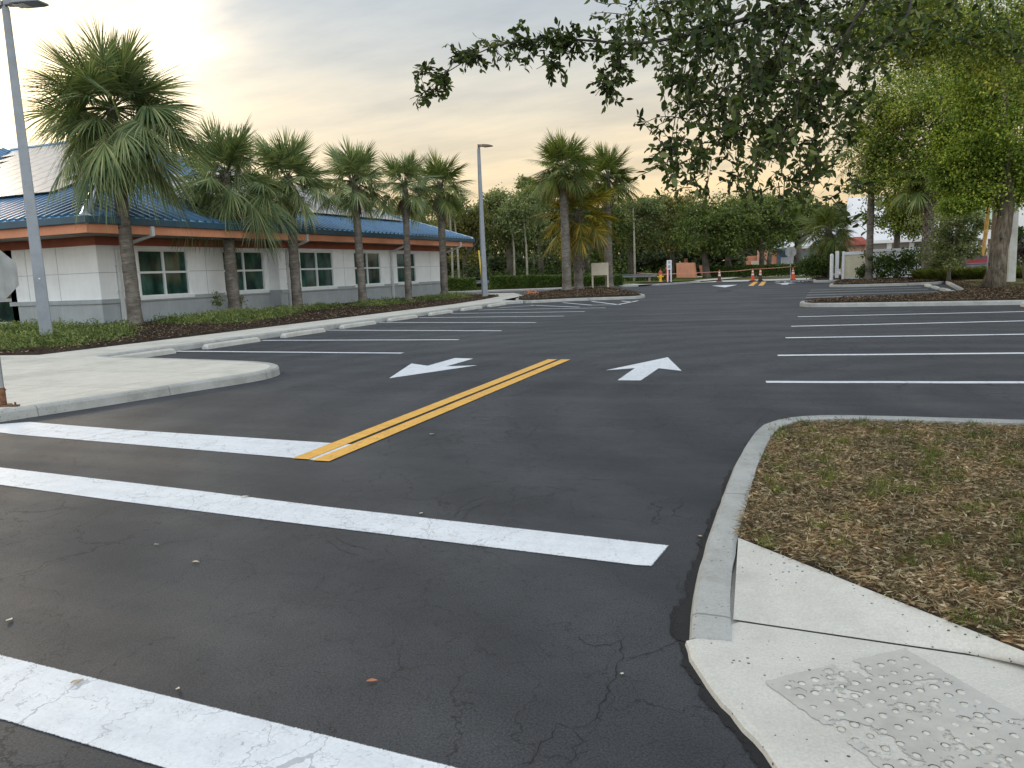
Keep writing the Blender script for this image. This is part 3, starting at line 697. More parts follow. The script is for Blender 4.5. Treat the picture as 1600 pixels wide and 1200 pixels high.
mark('lane_arrow', [(-2.45, 10.0), (-2.17, 10.02), (-2.17, 11.28), (-1.80, 11.02), (-2.27, 12.6), (-2.86, 10.98), (-2.49, 11.26)], 'white_paint', .004, .03)
for i, py in enumerate([(277, 549, 628, 552), (410, 532, 716, 531), (510, 516, 783, 517), (592, 504, 837, 504), (655, 496.5, 881, 494), (705, 490, 913, 487), (748, 484.5, 946, 481)]):
    a, c = G(py[0], py[1]), G(py[2], py[3]); strip('stall_line', (a[0], a[1]), (c[0], c[1]), .125, 'white_paint', .004, .012)
for py in [(1198, 597, 1600, 598), (1216, 555.5, 1600, 552), (1228, 528, 1600, 522.5), (1237, 510, 1600, 501.5), (1247, 495, 1600, 487)]:
    a, c = Vector(G(py[0], py[1])), Vector(G(py[2], py[3])); c = a + (c - a).normalized() * 5.6; strip('stall_line', a, c, .145, 'white_paint', .004, .012)
for y0, y1, x0 in ((30.9, 32.6, -.44), (33.3, 34.9, -.42), (35.6, 37.2, -.4), (38.6, 39.9, -.36), (41.4, 42.6, -.3)):
    strip('stall_line', (x0, y0), (4.6, y0 + (y1 - y0) * .35), .15, 'white_paint', .004, .01)
for a, c in (((880, 473), (925, 477)), ((925, 471), (965, 476)), ((965, 476), (997, 470)), ((925, 477), (970, 476)), ((972, 470.5), (986, 472)), ((830, 477), (905, 480)), ((780, 481), (840, 477)), ((795, 464), (835, 463)), ((765, 463), (812, 458)), ((835, 463.5), (868, 456))):
    strip('hatch_line', G(*a), G(*c), .12, 'white_paint', .0045, .01)
# far end of the lane: arrow, double yellow, STOP and its arrow, access cover
mark('lane_arrow', [G(*p) for p in ((1112, 446.5), (1133, 449), (1152, 445), (1133, 445.5))], 'white_paint', .004, .02)
strip('lane_line', (-3.95, 51.5), (-4.35, 61.5), .3, 'yellow_paint', .006, .01)
strip('lane_line', (-3.35, 51.5), (-3.75, 61.5), .3, 'yellow_paint', .006, .01)
mark('lane_arrow', [G(1222, 444.8), G(1231, 444.6), G(1232, 443), G(1243, 442.6), G(1230, 441.6), G(1211, 443.8), G(1220, 443.6)], 'white_paint', .004, .03)
cu = bpy.data.curves.new('stop_text', 'FONT'); cu.body = 'STOP'; cu.size = 1; cu.align_x = 'CENTER'
tmp = bpy.data.objects.new('stop_text_src', cu); COL.objects.link(tmp)
dg = bpy.context.evaluated_depsgraph_get(); me = bpy.data.meshes.new_from_object(tmp.evaluated_get(dg))
bpy.data.objects.remove(tmp); me.materials.clear(); me.materials.append(MATS['sign_white'])
o = bpy.data.objects.new('stop_word', me); COL.objects.link(o); o.location = (-1.75, 58.0, .006); o.scale = (.95, 3.4, 1); struct(o)
strip('stop_bar', (-3.0, 61.9), (.2, 62.0), .5, 'white_paint', .005, .01)
mb = MB(); mb.lathe([(.40, 0), (.40, .012), (.36, .016), (.30, .012), (.02, .014)], (-4.75, 43.6, 0), 24); o = mb.build('manhole_cover', MATS['iron']); o.scale = (1, 1, 1)
tag(o, 'round dark iron cover set in the lane before the cones', 'manhole cover')

# ================================================================ THE BUILDING
X1, X2, YF, YE, EZ = -23.6, -23.0, 20.2, 46.55, 3.78
bld = empty('building', (-30, 33, 0), 0, 'low white and grey building with blue metal roof and orange fascia behind the palms', 'building')
def part(mb, name, mats, smooth=False, bevel=0, parent=None):
    o = mb.build(name, mats, None, smooth, bevel); o.parent = parent or bld
    if not parent: o.location = (-bld.location.x, -bld.location.y, -bld.location.z)
    return o
JOG = 29.3
wins = [(X1, 21.95, 24.45), (X1, 26.40, 29.12 - .05), (X2, 30.9, 33.67), (X2, 35.57, 38.3), (X2, 40.09, 42.42)]
def side_wall(z0, z1, m, name, opens, dx=0.0):
    mb = MB()
    for X, a, c in ((X1, YF, JOG), (X2, JOG, YE)):
        os_ = sorted([(w0, w1) for (wx, w0, w1) in opens if wx == X]); y = a
        for w0, w1 in os_:
            mb.box2((X - (.3 if X == X1 else .75), y, z0), (X + dx, w0, z1)); y = w1
        mb.box2((X - (.3 if X == X1 else .75), y, z0), (X + dx, c, z1))
    return mb
W = MB()
for z0, z1, op in ((1.05, 2.83, wins), (2.83, 2.96, [])):
    t_ = side_wall(z0, z1, 0, '', op); W.add(t_.v, t_.f)
W.box2((-28.2, YF, 1.05), (X1 - .3, YF + .3, 2.96)); W.box2((-28.2, YF, 1.05), (-27.9, 24, 2.96))
W.box2((X2 - .3, YE - .3, 1.05), (-26, YE - .001, 2.96)); W.box2((-60, 23.6, 2.3), (-28.2, 24, 2.96))
part(W, 'upper_wall', MATS['white_wall'])
W = side_wall(-.1, .90, 0, '', []); W.box2((-28.2, YF, -.1), (X1 - .3, YF + .3, .90)); W.box2((-28.2, YF, -.1), (-27.9, 24, .9))
W.box2((-60, 24, -.1), (-28.2, 24.2, 3.0)); part(W, 'lower_wall', MATS['grey_wall'])
W = side_wall(.90, 1.05, 0, '', [], .06); W.box2((-28.26, YF - .06, .90), (X1 + .06, YF + .0, 1.05)); part(W, 'ledge', MATS['grey_wall'])
# control joints scored in the render coat
def joint(p0, p1): mb = MB(); mb.box2(p0, p1); part(mb, 'control_joint', MATS['joint_grey'])
for X, ys in ((X1, (21.3, 25.4)), (X2, (34.6, 39.2, 44.3))):
    for y in ys: joint((X - .01, y - .012, 1.05), (X + .003, y + .012, 1.98)); joint((X - .01, y - .012, 2.01), (X + .003, y + .012, 2.95)); joint((X - .01, y - .012, 0), (X + .003, y + .012, .9))
for X, a, c in ((X1, YF, 21.95), (X1, 24.45, 26.4), (X2, JOG, 30.9), (X2, 33.67, 35.57), (X2, 38.3, 40.09), (X2, 42.42, YE)): joint((X - .01, a, 1.985), (X + .003, c, 2.005))
for x in (-25.6, -27.2): joint((x - .012, YF - .003, 1.05), (x + .012, YF + .01, 1.98)); joint((x - .012, YF - .003, 2.01), (x + .012, YF + .01, 2.95)); joint((x - .012, YF - .003, 0), (x + .012, YF + .01, .9))
joint((-28.2, YF - .003, 1.985), (X1, YF + .01, 2.005))
W = MB(); W.box2((-60, YF - .10, 2.96), (X1 + .1, YF + .3, 3.26)); W.box2((X1 - .3, YF + .3, 2.96), (X1 + .1, JOG, 3.26)); W.box2((X2 - .3, JOG, 2.96), (X2 + .1, YE, 3.26)); W.box2((-60, YE - .3, 2.96), (X2 - .3, YE + .1, 3.26))
part(W, 'frieze', MATS['frieze_rust'])
# eaves: soffit, fascia board and blue gutter
XE, Y0, Y1 = -21.8, 18.4, 48.4
W = MB(); W.add([(-60, Y0, 3.262), (XE, Y0, 3.262), (XE, Y1, 3.262), (-60, Y1, 3.262)], [(3, 2, 1, 0)]); part(W, 'soffit', MATS['soffit_beige'])
W = MB()
W.box2((-60, Y0, 3.24), (XE, Y0 + .05, 3.53)); W.box2((XE - .05, Y0 + .05, 3.24), (XE, Y1 - .05, 3.53)); W.box2((-60, Y1 - .05, 3.24), (XE, Y1, 3.53)); part(W, 'fascia', MATS['fascia_orange'])
W = MB(); gx = .13
W.box2((-60, Y0 - gx, 3.532), (XE + gx, Y0 + .04, 3.77)); W.box2((XE - .04, Y0 + .04, 3.532), (XE + gx, Y1 + gx, 3.77)); part(W, 'gutter', MATS['gutter_blue'], bevel=.02)
# hip roof, pitch 0.4, with raised seams
AX, AY, AZ = -36.8, 33.4, EZ + 6.0; WX = -44.9
W = MB(); r_ = [(XE + .06, Y0 - .06, EZ - .02), (AX, AY, AZ), (WX, AY, AZ), (-29.9, Y0 - .06, EZ - .02), (XE + .06, Y1 + .06, EZ - .02), (WX, Y1, EZ), (WX, Y0 - .06, AZ), (-60, AY, EZ), (-60, Y0 - .06, EZ)]
W.add(r_, [(0, 1, 2, 3), (0, 4, 1), (4, 5, 2, 1), (3, 2, 6), (2, 7, 8, 6)])
part(W, 'roof', MATS['roof_blue'])
W = MB()
def seam(a, c, up, wd=.19, hh=.08):
    a, c, up = Vector(a), Vector(c), Vector(up).normalized(); d = (c - a).normalized(); s_ = d.cross(up).normalized() * wd / 2
    q = [a - s_, a - s_ * .6 + up * hh, a + s_ * .6 + up * hh, a + s_]; r2_ = [x + (c - a) for x in q]
    W.add(q + r2_, [(0, 1, 5, 4), (1, 2, 6, 5), (2, 3, 7, 6), (3, 2, 1, 0), (4, 5, 6, 7)])
x = XE - .2
while x > -42:
    t_ = min(15, XE - x); st = max(0, (-29.9 - x)) if x < -29.9 else 0
    if t_ - st > .3: seam((x, Y0 + st, EZ + .4 * st), (x, Y0 + t_, EZ + .4 * t_), (0, -.4, 1))
    x -= .42
y = Y0 + .2
while y < Y1 - .2:
    t_ = min(y - Y0, Y1 - y); seam((XE, y, EZ), (XE - t_, y, EZ + .4 * t_), (.4, 0, 1)); y += .42
y = Y0 + .5
while y < 33:
    seam((WX + .1, y, AZ - .04), (WX + min(15, 15 - 0) - (y - Y0), y, AZ - .4 * (15 - (y - Y0))), (.4, 0, 1)) if y - Y0 < 14.5 else None; y += .42
part(W, 'roof_seam', MATS['roof_seam'])
W = MB()
for a, c in (((XE, Y0, EZ), (AX, AY, AZ)), ((XE, Y1, EZ), (AX, AY, AZ)), ((AX, AY, AZ), (WX, AY, AZ))):
    a, c = Vector(a), Vector(c); d = (c - a).normalized(); s_ = d.cross(Vector((0, 0, 1))).normalized() * .2; u = Vector((0, 0, .085)); dn = Vector((0, 0, -.03))
    q = [a - s_ + dn, a - s_ * .45 + u, a + s_ * .45 + u, a + s_ + dn]; W.add(q + [p + (c - a) for p in q], [(0, 1, 5, 4), (1, 2, 6, 5), (2, 3, 7, 6), (3, 2, 1, 0), (4, 5, 6, 7)])
part(W, 'ridge_cap', simple('ridge_cap', (.36, .44, .52), .35, .2, var=.06))
# solar panels in stepped rows, each a part
def panel_mesh():
    mb = MB(); mb.box((0, 0, 0), (1.02, 1.60, .035), 0, 1); mb.box((0, 0, .020), (.99, 1.57, .006), 0, 0)
    mb.box((-.3, -.6, -.08), (.05, .05, .12), 0, 1); mb.box((.3, -.6, -.08), (.05, .05, .12), 0, 1)
    return mb
pm = None; ang = math.atan(.4)
def place_panel(loc, hipf):
    global pm
    if pm is None: pm = panel_mesh().build('solar_panel', [MATS['solar_glass'], MATS['solar_edge']]); o = pm
    else: o = pm.copy(); COL.objects.link(o)
    o.parent = bld; o.location = Vector(loc) - bld.location; o.rotation_euler = (ang + .012, 0, PI / 2 if hipf else 0)
st = 1.62 * math.cos(ang)
for k in range(7):
    yb = 21.25 + st * k
    for i in range(6):
        xx = -27.2 - st * k * .98 - 1.05 * i
        if xx > -45 and (xx + 29.9) > -(yb - Y0) - 2.6: place_panel((xx, yb + st / 2, EZ + .4 * (yb + st / 2 - Y0) + .17), False)
for k in range(5):
    xb = -24.0 - st * k; ya, yb = 24.0 + st * k * 1.0, 43.0 - k * .9
    kk = int((yb - ya) / 1.05); kk = min(kk, (17, 15, 12, 8, 6)[k])
    for i in range(kk):
        yy = yb - .52 - 1.05 * i; place_panel((xb - st / 2, yy, EZ + .4 * (XE - xb + st / 2) + .17), True)
# windows: white frame with a cross, dark green glass
for X, a, c in wins:
    f_ = MB(); z0, z1 = 1.05, 2.83; t_ = .07
    f_.box2((X - .16, a, z0), (X - .02, a + t_, z1)); f_.box2((X - .16, c - t_, z0), (X - .02, c, z1))
    f_.box2((X - .16, a + t_, z1 - t_), (X - .02, c - t_, z1)); f_.box2((X - .16, a + t_, z0), (X - .02, c - t_, z0 + t_))
    mid = (a + c) / 2; f_.box2((X - .15, mid - .045, z0 + t_), (X - .03, mid + .045, z1 - t_))
    f_.box2((X - .15, a + t_, 1.93), (X - .03, mid - .045, 2.01)); f_.box2((X - .15, mid + .045, 1.93), (X - .03, c - t_, 2.01))
    wo = part(f_, 'window', MATS['window_white'])
    g_ = MB(); g_.add([(X - .10, a + .02, z0 + .02), (X - .10, c - .02, z0 + .02), (X - .10, c - .02, z1 - .02), (X - .10, a + .02, z1 - .02)], [(0, 1, 2, 3)]); part(g_, 'glass', MATS['green_glass'], parent=wo)
    s_ = MB(); s_.box2((X - .02, a - .1, z0 - .1), (X + .085, c + .1, z0 + .03)); part(s_, 'sill', MATS['window_white'], parent=wo)
wo = MB(); wo.box2((-60, 23.5, -.1), (-28.3, 23.58, .12)); wo.box2((-60, 23.5, 1.0), (-28.3, 23.58, 1.14)); wo.box2((-28.4, 23.5, .12), (-28.25, 23.58, 2.3)); wo.box2((-31, 23.5, .12), (-30.9, 23.58, 2.3))
wo = part(wo, 'window', MATS['window_white']); g_ = MB(); g_.box2((-60, 23.54, 0), (-28.3, 23.56, 2.3)); part(g_, 'glass', MATS['green_glass'], parent=wo)
# downpipes that kick back from the gutter to the wall
for (y, X, zb, flip) in ((21.0, X1, .1, 1), (29.9, X2, .1, 1), (39.35, X2, .1, 1), (46.35, X2, .1, 1)):
    mb = MB(); q = .055
    def bar(a, c, wd=.10):
        a, c = Vector(a), Vector(c); d = (c - a).normalized(); s_ = Vector((0, 1, 0)) * wd / 2; u = d.cross(Vector((0, 1, 0))).normalized() * wd / 2
        k = [a - s_ - u, a + s_ - u, a + s_ + u, a - s_ + u]; mb.add(k + [p + (c - a) for p in k], [(0, 1, 5, 4), (1, 2, 6, 5), (2, 3, 7, 6), (3, 0, 4, 7), (3, 2, 1, 0), (4, 5, 6, 7)])
    bar((XE + .02, y, 3.62), (XE + .02, y, 3.20), .14); bar((XE + .04, y, 3.22), (X + .10, y, 2.86), .10); bar((X + .09, y, 2.90), (X + .09, y, zb), .11)
    for zz in (2.2, 1.3): mb.box2((X - .0, y - .09, zz), (X + .155, y + .09, zz + .04))
    part(mb, 'downpipe', MATS['downpipe_white'])
    if y < 22:
        mb = MB(); mb.box((X + .35, y, .12), (.6, .3, .06)); part(mb, 'splash_block', MATS['wheelstop_concrete'])

# ================================================================ STREET FURNITURE
def wheelstop(loc, rz, lab, proto=[None]):
    if proto[0] is None:
        mb = MB(); L = .915; pr = [(-.085, 0), (-.075, .085), (-.05, .115), (.05, .115), (.075, .085), (.085, 0)]; n = len(pr); rows = []
        for x, s_ in ((-L, .55), (-L + .06, .97), (-.3, 1), (.3, 1), (L - .06, .97), (L, .55)): rows += [(x, p[0], p[1] * s_) for p in pr]
        fs = [(i * n + j, i * n + j + 1, (i + 1) * n + j + 1, (i + 1) * n + j) for i in range(5) for j in range(n - 1)] + [tuple(range(n))[::-1], tuple(range(5 * n, 6 * n))]
        mb.add(rows, fs); proto[0] = mb.build('wheel_stop', MATS['wheelstop_concrete'], bevel=.008); o = proto[0]
    else: o = proto[0].copy(); COL.objects.link(o)
    o.location = loc; o.rotation_euler = (random.uniform(-.01, .01), 0, rz)
    return tag(o, lab, 'wheel stop')
ords = ['nearest', 'second nearest', 'third nearest', 'fourth nearest', 'fifth nearest', 'sixth nearest', 'seventh nearest', 'farthest']
for i, (x, y) in enumerate([(-13.12, 11.98), (-12.98, 14.6), (-13.0, 17.4), (-13.12, 20.3), (-13.2, 23.2), (-13.2, 26.1), (-13.2, 28.9), (-13.2, 31.6)]):
    o = wheelstop((x, y, 0), PI / 2 + random.uniform(-.015, .015), '%s concrete wheel stop in the row along the footpath by the palms' % ords[i]); o['group'] = 'wheel stops in front of the building'
for i, (x, y) in enumerate([(4.85, 31.0), (4.9, 33.8), (4.95, 36.6), (4.95, 39.4), (4.98, 42.2)]):
    o = wheelstop((x, y, 0), PI / 2 + random.uniform(-.03, .03), '%s pale wheel stop in the back right row beside the long kerb' % ['nearest', 'second nearest', 'middle', 'second farthest', 'farthest'][i]); o['group'] = 'wheel stops in the back right row'
wheelstop((5.35, 24.3, 0), PI / 2, 'white wheel stop cut by the right edge, before the mulch island')

def lamp(name, loc, H, w0, w1, rz, heads, lab):
    r0 = empty(name, loc, rz, lab, 'lamp post')
    mb = MB(); mb.box((0, 0, H / 2), (w0, w0, H), 0, 0, w1 / w0); mb.build('pole', MATS['pole_concrete'], r0, bevel=.02)
    hs = 1.0
    if len(heads) > 1: hs = 1.3
    if w0 > .25:
        for dx, dy in ((0, -1), (1, 0)):
            mb = MB(); mb.box((dx * w0 * .47, dy * w0 * .47, 1.75), (.035, .035, .035)); mb.build('bolt', MATS['vinyl_white'], r0)
    mb = MB(); mb.tube([(0, 0, H), (0, 0, H + .22)], .055, 8); mb.box((0, 0, H + .02), (w1 * .9, w1 * .9, .05)); mb.build('tenon', MATS['bronze'] if len(heads) == 1 else MATS['lamp_grey'], r0)
    for a in heads:
        ca, sa = math.cos(a), math.sin(a); mb = MB(); vs = []
        for (u, hw, zt, zb) in ((.03, .07, .20, .08), (.18, .10, .20, .07), (.32, .19, .19, .05), (.72, .19, .13, .03), (.86, .16, .07, .03)):
            for s_, zz in ((-1, zb), (1, zb), (.85, zt), (-.85, zt)): vs.append(((u * ca - hw * s_ * sa) * hs, (u * sa + hw * s_ * ca) * hs, H + zz))
        fs = [(i * 4 + j, i * 4 + (j + 1) % 4, i * 4 + 4 + (j + 1) % 4, i * 4 + 4 + j) for i in range(4) for j in range(4)] + [(3, 2, 1, 0), (16, 17, 18, 19)]
        mb.add(vs, fs); h_ = mb.build('lamp_head', MATS['bronze'] if len(heads) == 1 else MATS['lamp_grey'], r0, bevel=.012)
        mb = MB(); mb.box((.52 * ca, .52 * sa, H + .032), (.34, .28, .012), a); mb.build('lens', MATS['lens'], h_)
    return r0
lamp('lamp_post', (-19.08, 14.5, .02), 8.45, .31, .17, .9, (-.75, PI - .65), 'tall grey square concrete lamp post with two heads at the left of the photo')
lamp('lamp_post', (-17.5, 40.2, .1), 8.15, .30, .15, .7, (-.85,), 'grey lamp post with a single bronze head beyond the end of the palm row')

# stop sign seen from behind at the left edge
def octagon(mb, c, R_, th, nrm, m=0):
    nrm = Vector(nrm).normalized(); s_ = nrm.cross(Vector((0, 0, 1))).normalized(); c = Vector(c); vs = []
    for o_ in (-th / 2, th / 2):
        for k in range(8):
            a = PI / 8 + k * PI / 4; vs.append(c + nrm * o_ + s_ * math.cos(a) * R_ + Vector((0, 0, math.sin(a) * R_)))
    mb.add(vs, [tuple(range(8))[::-1], tuple(range(8, 16))] + [(k, (k + 1) % 8, 8 + (k + 1) % 8, 8 + k) for k in range(8)], m)
def stop_sign(loc, zc, W_, nrm, lab, rusty=False):
    r0 = empty('stop_sign', loc, 0, lab, 'road sign'); nrm = Vector(nrm).normalized()
    mb = MB(); mb.tube([(0, 0, .0), (0, 0, zc + W_ * .35)], .030, 8); mb.build('post', MATS['galv'], r0)
    mb = MB(); octagon(mb, nrm * .05 + Vector((0, 0, zc)), W_ / 2 / math.cos(PI / 8), .006, nrm); p_ = mb.build('sign_plate', MATS['sign_back'], r0)
    mb = MB(); octagon(mb, nrm * .056 + Vector((0, 0, zc)), W_ / 2 / math.cos(PI / 8) * .985, .003, nrm); mb.build('sign_face', MATS['hydrant_red'], p_)
    if rusty:
        mb = MB(); mb.tube([(0, 0, 0), (0, 0, .22)], .037, 8); mb.tube([(.0, -.04, .19), (.0, .05, .19)], .010, 6); mb.build('sleeve', MATS['rust'], r0)
        mb = MB(); mb.box((.09, -.02, .012), (.30, .05, .016), .25); mb.tube([(.19, .01, .01), (.19, .01, .05)], .011, 6); mb.box((.0, 0, .01), (.13, .13, .02), .4); mb.build('base_plate', MATS['rust'], r0)
    return r0
x_, y_ = G(6, 634, .13)
stop_sign((x_, y_, .128), 1.56, .63, (-.55, .85, 0), 'octagonal sign seen from behind on a rusty-footed post at the left edge', True)
x_, y_ = P(1235, 430, 68)[:2]
stop_sign((x_, 68.0, .06), 2.13, .86, (.1, 1, 0), 'far octagonal sign seen from behind in the grass beside the right-hand cone')

# cones and the tape strung past them
def make_cone():
    r0 = empty('traffic_cone', (0, 0, 0)); mb = MB(); mb.box((0, 0, .025), (.42, .42, .05)); mb.build('base', MATS['rubber'], r0, bevel=.01)
    H = .96; rr = lambda z: .165 - .125 * z / H
    mb = MB()
    mb.lathe([(rr(a), a) for a in (.05, .2, .34, .46, .58, .7, .82, H)], (0, 0, 0), 16, 0)
    mb.build('cone_body', MATS['cone_orange'], r0, smooth=False)
    for a, c in ((.46, .58), (.68, .82)):
        mb = MB(); mb.lathe([(rr(a) + .003, a), (rr(c) + .003, c)], (0, 0, 0), 16); mb.build('reflective_band', MATS['cone_white'], r0)
    return r0
cn = make_cone(); dark_body = None
for i, (px, py, lab) in enumerate([(1124, 440.5, 'leftmost traffic cone, standing alone, its lower half dark'), (1176, 439.5, 'plain orange traffic cone, left one of the close pair at the double yellow line'), (1188, 439.5, 'traffic cone with a dark lower half, right one of the close pair'), (1239, 437.5, 'bright orange traffic cone by the far sign, rightmost of the four')]):
    r0 = cn if i == 3 else copy_tree(cn); x, y = G(px, py)
    r0.location = (x, y, .02 if i != 5 else 0); r0.rotation_euler = (0, 0, random.uniform(0, 1)); tag(r0, lab, 'cone', 'traffic cones across the lane')
    if i in (0, 2):
        for ch in r0.children:
            if ch.name.startswith('cone_body'):
                ch.data = ch.data.copy(); ch.data.materials.append(MATS['cone_dark'])
                for p in ch.data.polygons:
                    if p.center.z < .45: p.material_index = 1  # lower part of the body recoloured dark brown
mb = MB(); tp = [P(px, py, Y) for px, py, Y in ((995, 426.5, 62), (1035, 428.5, 64.5), (1060, 427.5, 64.6), (1124, 424.5, 63.6), (1150, 423.5, 63), (1176, 420.5, 62.7), (1189, 420, 63.6), (1215, 418.3, 64.3), (1239, 416.5, 65), (1270, 413.3, 64), (1292, 411.5, 62))]
tp = smooth_path([Vector((p[0], p[1], p[2])) for p in tp], 1.0) if False else [Vector(p) for p in tp]
for i in range(len(tp) - 1):
    a, c = tp[i], tp[i + 1]; tw = .02
    mb.add([a + Vector((0, 0, -tw)), c + Vector((0, 0, -tw)), c + Vector((0, .01, tw)), a + Vector((0, .01, tw))], [(0, 1, 2, 3)])
o = mb.build('barrier_tape', MATS['tape_red']); tag(o, 'red barrier tape stretched across the far end of the lane over the cones', 'tape')

# fire hydrant
x, y = P(1032, 438.5, 68)[:2]; r0 = empty('fire_hydrant', (x, 68, .1), 0, 'yellow and red fire hydrant left of the small white sign', 'fire hydrant')
mb = MB(); mb.lathe([(.17, 0), (.17, .06), (.12, .08), (.115, .60), (.15, .62), (.15, .68)], n=16); mb.tube([(-.27, 0, .45), (.27, 0, .45)], .07, 10); mb.tube([(0, 0, .45), (0, -.2, .45)], .09, 10); mb.build('barrel', MATS['hydrant_yellow'], r0)
mb = MB(); mb.lathe([(.17, .68), (.17, .74), (.15, .85), (.08, .95), (.035, .97), (.035, 1.06), (.001, 1.07)], n=16); mb.lathe([(.19, .74), (.19, .78)], n=12); mb.build('bonnet', MATS['hydrant_red'], r0)
# red riser behind it
r1 = MB(); r1.tube([(x + .35, 69.5, .1), (x + .35, 69.5, 1.15)], .13, 10); r1.lathe([(.2, 0), (.2, .08), (.1, .2), (.22, .45), (.1, .5)], (x + .35, 69.5, 1.15), 10); o = r1.build('valve_riser', MATS['hydrant_red'])
tag(o, 'dark red valve riser standing just behind the yellow hydrant', 'valve')
# small white sign on two posts
x, y = P(1046, 441, 63.2)[:2]; r0 = empty('small_sign', (x, 63.2, .1), .05, 'small white notice board on two white posts beside the hydrant', 'sign')
for s_ in (-1, 1):
    mb = MB(); mb.box((s_ * .135, 0, .9), (.10, .06, 1.8)); mb.build('post', MATS['sign_white'], r0)
mb = MB(); mb.box((0, -.045, 1.42), (.40, .025, .76)); p_ = mb.build('board', MATS['sign_white'], r0)
mb = MB()
for zz, ww in ((1.68, .17), (1.62, .14), (1.56, .17), (1.36, .19), (1.30, .19), (1.24, .19), (1.18, .12)): mb.box((0, -.062, zz), (ww, .006, .032))
mb.build('print', MATS['ink'], p_)
# blank cream board in the palm island
x, y = P(936, 455, 49.5)[:2]; r0 = empty('notice_board', (x + .15, 49.3, .12), .12, 'blank cream board on two cream posts between the island palms', 'sign')
for s_ in (-1, 1):
    mb = MB(); mb.box((s_ * .50, 0, .84), (.10, .10, 1.68)); mb.build('post', MATS['cream'], r0, bevel=.006)
mb = MB(); mb.box((0, -.06, 1.30), (1.10, .03, .80)); mb.build('board', MATS['cream'], r0, bevel=.004)
# bench-like guard rails
def rail(a, c, z_, lab, n=3):
    a, c = Vector(a), Vector(c); r0 = empty('guard_rail', (a.x, a.y, z_), math.atan2(c.y - a.y, c.x - a.x), lab, 'guard rail'); L = (c - a).length
    mb = MB(); pr = [(-.04, .70), (-.04, .63), (.0, .60), (.0, .54), (-.04, .50), (-.04, .43)]
    mb.add([(0, p, q) for p, q in pr] + [(L, p, q) for p, q in pr], [(i, i + 1, 6 + i + 1, 6 + i) for i in range(5)]); mb.add([(0, p + .02, q) for p, q in pr] + [(L, p + .02, q) for p, q in pr], [(6 + i, 6 + i + 1, i + 1, i) for i in range(5)]); mb.build('beam', MATS['rail_steel'], r0)
    for i in range(n):
        mb = MB(); mb.box((L * (i + .5) / n, .08, .32), (.14, .14, .64)); mb.build('post', MATS['timber'], r0)
x0, x1 = P(972, 430, 69)[0], P(1030, 430, 67)[0]
rail((x0 - 1.2, 69.8, 0), (x1 - .3, 67.5, 0), .12, 'dark steel guard rail left of the hydrant on the lawn', 3)
rail((-35, 60.5, 0), (-22, 62.5, 0), .12, 'steel guard rail glimpsed through the gap between hedges near the lamp post', 5)
rail((5.2 + 3.0, 58, 0), (5.2 + 5.0, 58, 0), .2, 'short pale rail below the red car', 2)
# yellow guy guard beside far lamp
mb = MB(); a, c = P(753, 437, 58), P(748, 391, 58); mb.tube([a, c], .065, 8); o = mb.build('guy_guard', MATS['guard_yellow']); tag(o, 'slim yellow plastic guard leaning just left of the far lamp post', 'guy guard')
# fallen bouquet-like pink flowering clump on the island
x, y = G(833, 462, .1); C = np.array([x, y, .25]) + rng.normal(size=(80, 3)) * np.array([.2, .2, .07])
o = fast('flowering_plant', leaf_verts(C, .12, .09, rng), 6, MATS['flower_pink']); tag(o, 'small clump of pink flowers at the left end of the palm island', 'flowers')

# pink stucco monument walls
def slab(name, pts, Y, th, mt, lab, cat):
    q = [P(px, py, Y) for px, py in pts]; mb = MB(); n = len(q)
    vs = [tuple(p) for p in q] + [(p[0] + .1, p[1] + th, p[2]) for p in q]
    mb.add(vs, [tuple(range(n)), tuple(range(n, 2 * n))[::-1]] + [((i + 1) % n, i, n + i, n + (i + 1) % n) for i in range(n)]); o = mb.build(name, MATS[mt], bevel=.02); return tag(o, lab, cat)
slab('screen_wall', [(1057, 434), (1056.5, 411), (1062, 410.5), (1084, 410.5), (1087, 434)], 76, .4, 'stucco_orange', 'wide tapering orange stucco screen wall on the lawn behind the white notice', 'wall')
slab('screen_wall', [(1092, 414.5), (1103, 414.5), (1103, 432), (1097, 432), (1093.5, 424)], 78, .4, 'stucco_orange', 'narrow orange stucco screen wall half hidden behind a dark trunk', 'wall')
slab('gate_pillar', [(1069, 411), (1069, 404), (1072, 404), (1072, 411)], 82, .35, 'stucco_orange', 'slender orange pillar top rising behind the wide screen wall', 'pillar')

# --- vinyl bin enclosure at the right: cream gate, white posts, long side fence
en = empty('bin_enclosure', (1.2, 55, .1), 0, 'cream and white vinyl gate and fence beside the tall grey trunk', 'fence')
def epart(mb, n_, mt, bv=0): o = mb.build(n_, MATS[mt], None, bevel=bv); o.parent = en; o.location = (-1.2, -55, -.1); return o
xL, xG0, xG1 = P(1307, 440, 55)[0], P(1317, 440, 55)[0], P(1352, 440, 56)[0]
mb = MB(); mb.box((xL + .02, 55.4, 1.0), (.22, .22, 2.0)); epart(mb, 'post', 'vinyl_white', .01)
mb = MB(); mb.box((xG0 - .02, 54.6, .98), (.15, .15, 1.95)); epart(mb, 'post', 'vinyl_white', .01)
mb = MB(); mb.box2((xL - .05, 55.5, .1), (xL + .05, 59, 1.95)); epart(mb, 'side_panel', 'vinyl_white')
mb = MB()
k = 16; w_ = (xG1 + .2 - xG0 - .1) / k
for i in range(k): mb.box((xG0 + .1 + w_ * (i + .5), 54.9, .98), (w_ * .94, .03, 1.5))
mb.box2((xG0 + .05, 54.91, .25), (xG1 + .3, 54.93, 1.72)); epart(mb, 'gate_panel', 'cream_yellow')
mb = MB(); mb.box2((xG0 + .05, 54.82, 1.72), (xG1 + .3, 54.98, 1.92)); mb.box2((xG0 + .05, 54.84, .12), (xG1 + .3, 54.96, .24)); epart(mb, 'gate_rail', 'vinyl_white')
mb = MB()
